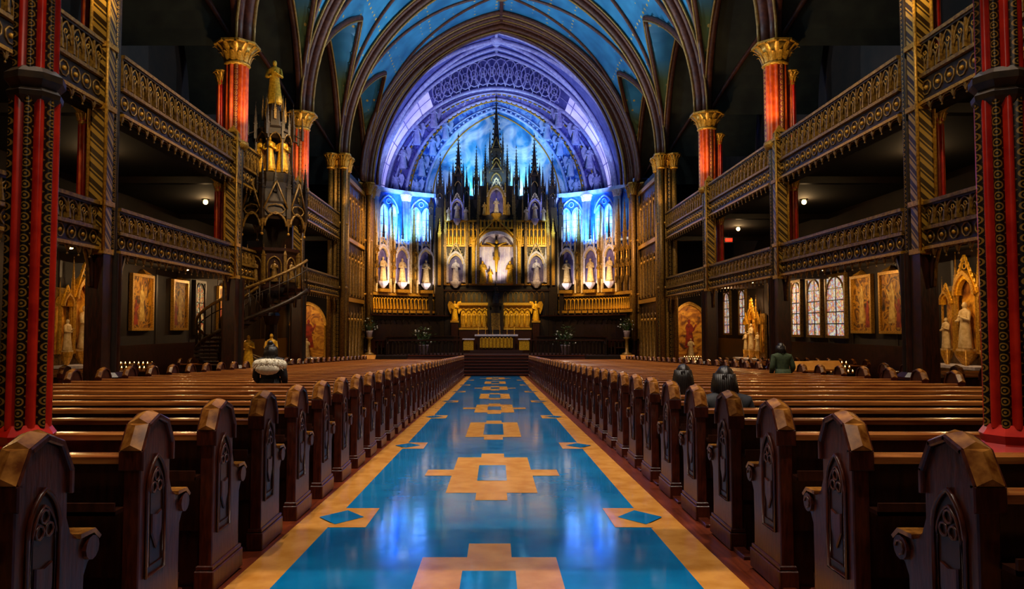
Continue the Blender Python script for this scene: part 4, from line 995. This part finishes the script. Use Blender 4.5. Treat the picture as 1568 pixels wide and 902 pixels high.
    if fur:
        cxx, cyy, cz = up(0, -.03, 1.33)
        P = [(cxx+.21*cos(a), cyy+.13*sin(a), cz-.03*sin(a)) for a in [2*pi*i/20 for i in range(20)]]
        b.tube(P, .085, 'fur', 10, closed=True); b.ball((cxx, cyy-.14, cz-.06), .14, 'fur', 12, 1.5, .6, .75)
        for i in range(900):
            a = random.uniform(0, 2*pi); q = random.uniform(0, 2*pi); c = Vector((cxx+.21*cos(a), cyy+.13*sin(a), cz-.03*sin(a)))
            d = Vector((cos(a)*cos(q), sin(a)*cos(q), sin(q))); c = c+d*.075
            t = d.cross(Vector((.3, .2, 1))).normalized()*.008; b.add([c-t, c+t, c+d*.045+Vector((0, 0, -.015))], [(0, 1, 2)], 'fur')
    b.lathe([(.1, up(0, 0, 1.42)[2]), (.09, up(0, 0, 1.47)[2]), (.075, up(0, 0, 1.5)[2])], coat, 12, up(0, 0, 1.45)[:2])
    if not sit: b.lathe([(.24, .5), (.22, .7), (.2, .95), (.175, 1.1)], coat, 16, (0, 0), True, 1, .75, 6, .03)
    b.obj(name+'_head_hands_hair', parent=e)
person('woman_with_fur_hood', (-3.68, 11.85, fz(11.85)), 1.6, False, 'coat', bun=True, fur=True)
person('seated_woman', (2.2, 8.56, fz(8.56)), 1.68, True, 'coat', longhair=True)
person('seated_person', (2.12, 6.7, fz(6.7)), 1.7, True, 'coat', longhair=False, lean=.08)
person('standing_visitor', (6.5, 16.5, fz(16.5)), 1.64, False, 'coatgr', lean=.15)
# ------------------------------------------------------------ lights
def spot(name, loc, tgt, e, col, ang=60, blend=.6, r=.12):
    ld = bpy.data.lights.new(name, 'SPOT'); ld.energy = e; ld.color = col; ld.spot_size = radians(ang); ld.spot_blend = blend; ld.shadow_soft_size = r
    o = bpy.data.objects.new(name, ld); scene.collection.objects.link(o); o.location = loc
    o.rotation_euler = (Vector(tgt)-Vector(loc)).to_track_quat('-Z', 'Y').to_euler(); return o
BL = (.1, .36, 1); LV = (.38, .46, 1); WH = (.5, .76, 1)
for sd in (-1, 1):
    spot('sanctuary_floodlight', (sd*6.8, 43.6, 9.8), (sd*2.0, 50, 14.5), 1100, LV, 95)
    spot('blue_floodlight', (sd*5.5, 43.9, 6.8), (sd*6.2, 48, 9.4), 3000, BL, 62)
    spot('blue_floodlight', (sd*2.4, 45.6, 7.2), (sd*5.6, 48.2, 9.4), 1200, WH, 55)
    spot('vault_floodlight', (sd*6.5, 44.2, 10.2), (-sd*2.5, 46.5, 19), 600, (.55, .56, 1), 110)
    for th in (61, 48, 34.5):
        m = ell(sd*th, .985); p = m @ Vector((0, -1.5, 3.9)); q = m @ Vector((0, 0, 5.3)); spot('niche_spotlight', p, q, 80, (1, .88, .82), 80)
    spot('frieze_spotlight', (sd*4.5, 43.5, 6.2), (sd*6.8, 46.6, 2.7), 620, (1, .62, .22), 65)
    spot('frieze_spotlight', (sd*2.5, 43.5, 6.2), (sd*4.0, 48, 2.7), 420, (1, .62, .22), 60)
    spot('altar_spotlight', (sd*1.6, 44.6, 5.2), (sd*1.5, 47.3, 2.4), 520, (1, .76, .25), 50)
    spot('reredos_spotlight', (sd*3.0, 43.4, 7.0), (sd*2.2, 47.5, 6.8), 620, (1, .78, .4), 50)
    spot('screen_spotlight', (sd*3, 36.5, 9), (sd*8.2, 40.5, 5), 1500, (1, .6, .28), 80)
    spot('pilaster_spotlight', (sd*4.5, 40.5, 8), (sd*8.2, 44, 6), 1200, (1, .6, .28), 80)
    spot('mural_backlight', (sd*2.2, 49.0, 10.6), (sd*.6, 50.6, 13.2), 480, (.45, .82, 1), 120)
spot('calvary_spotlight', (0, 45.5, 4.3), (0, 47.6, 5.8), 360, (1, .84, .66), 60)
spot('statue_group_spotlight', (0, 45.4, 8.4), (0, 47.4, 9.4), 90, (1, .85, .6), 50)
spot('mural_floodlight', (0, 44.2, 10.6), (0, 50.5, 14.6), 1000, (.42, .74, 1), 60)
for y in (2, 8, 15, 22, 30, 38):
    for x in (-3.2, 3.8):
        spot('nave_fill_spot', (x, y, 15.5), (x*.3, y+1, 0), 2700, (1, .83, .64), 64)  # added downlights to brighten the nave; no chandelier hangs here
for i in range(1, 6):
    for sd in (-1, 1):
        spot('column_fill_spot', (NX+sd*(CX-1.1), YK[i]-1.3, 7.3), (NX+sd*CX, YK[i], 9.3), 230, (1, .66, .3), 75)  # added spots that make the shafts glow; no fixture is modelled
        spot('gallery_front_spot', (NX+sd*(CX-3.5), YK[i]-5, 9.8), (NX+sd*CX, YK[i]-3, 5), 720, (1, .72, .4), 95)  # added warm fill for the balustrades, without a fixture
        spot('vault_fill_spot', (NX+sd*(CX-.8), YK[i]-.2, 10.3), (NX-sd*3.5, YK[i]-1.5, 18.5), 1700, (.66, .85, 1), 120)  # added unseen spots that brighten the vault from below
for sd, y in ((-1, 21.6), (1, 19.9), (1, 36.6)): spot('altar_picture_light', (NX+sd*11.2, y, 3.3), (NX+sd*12.9, y, 1.6), 75 if y < 30 else 220, WARM, 90)
for sd in (-1, 1): spot('chapel_spotlight', (sd*11.6, 42.4, 3.3), (sd*11.6, 44.3, 1.2), 130, WARM, 80)
for y in (25.8, 28.9, 33.5): spot('picture_light', (NX-11.4, y, 3.4), (NX-12.95, y, 2.3), 34, (1, .7, .3), 80)
for y in (24.2, 26.2): spot('picture_light', (NX+11.4, y, 3.4), (NX+12.95, y, 2.3), 34, (1, .7, .3), 80)
spot('pulpit_spot', (-5.2, 20.5, 8.5), (-7.45, 24, 7.6), 560, (1, .7, .35), 45)
spot('pulpit_spot', (-4.5, 20.0, 7.0), (-7.6, 24, 2.5), 420, (1, .68, .38), 60)
spot('column_spot', (0, 1.0, 4.4), (-2.81, 4.36, 2.0), 60, (1, .75, .55), 60); spot('column_spot', (0, 1.0, 4.4), (3.07, 4.36, 2.0), 60, (1, .75, .55), 60)
w = bpy.data.worlds.new('world'); scene.world = w; w.use_nodes = True
w.node_tree.nodes['Background'].inputs[0].default_value = (.6, .45, .32, 1); w.node_tree.nodes['Background'].inputs[1].default_value = .028
try:
    scene.view_settings.view_transform = 'Standard'; scene.view_settings.look = 'None'
except Exception as ex: print(ex)
print('objects', len(scene.objects))
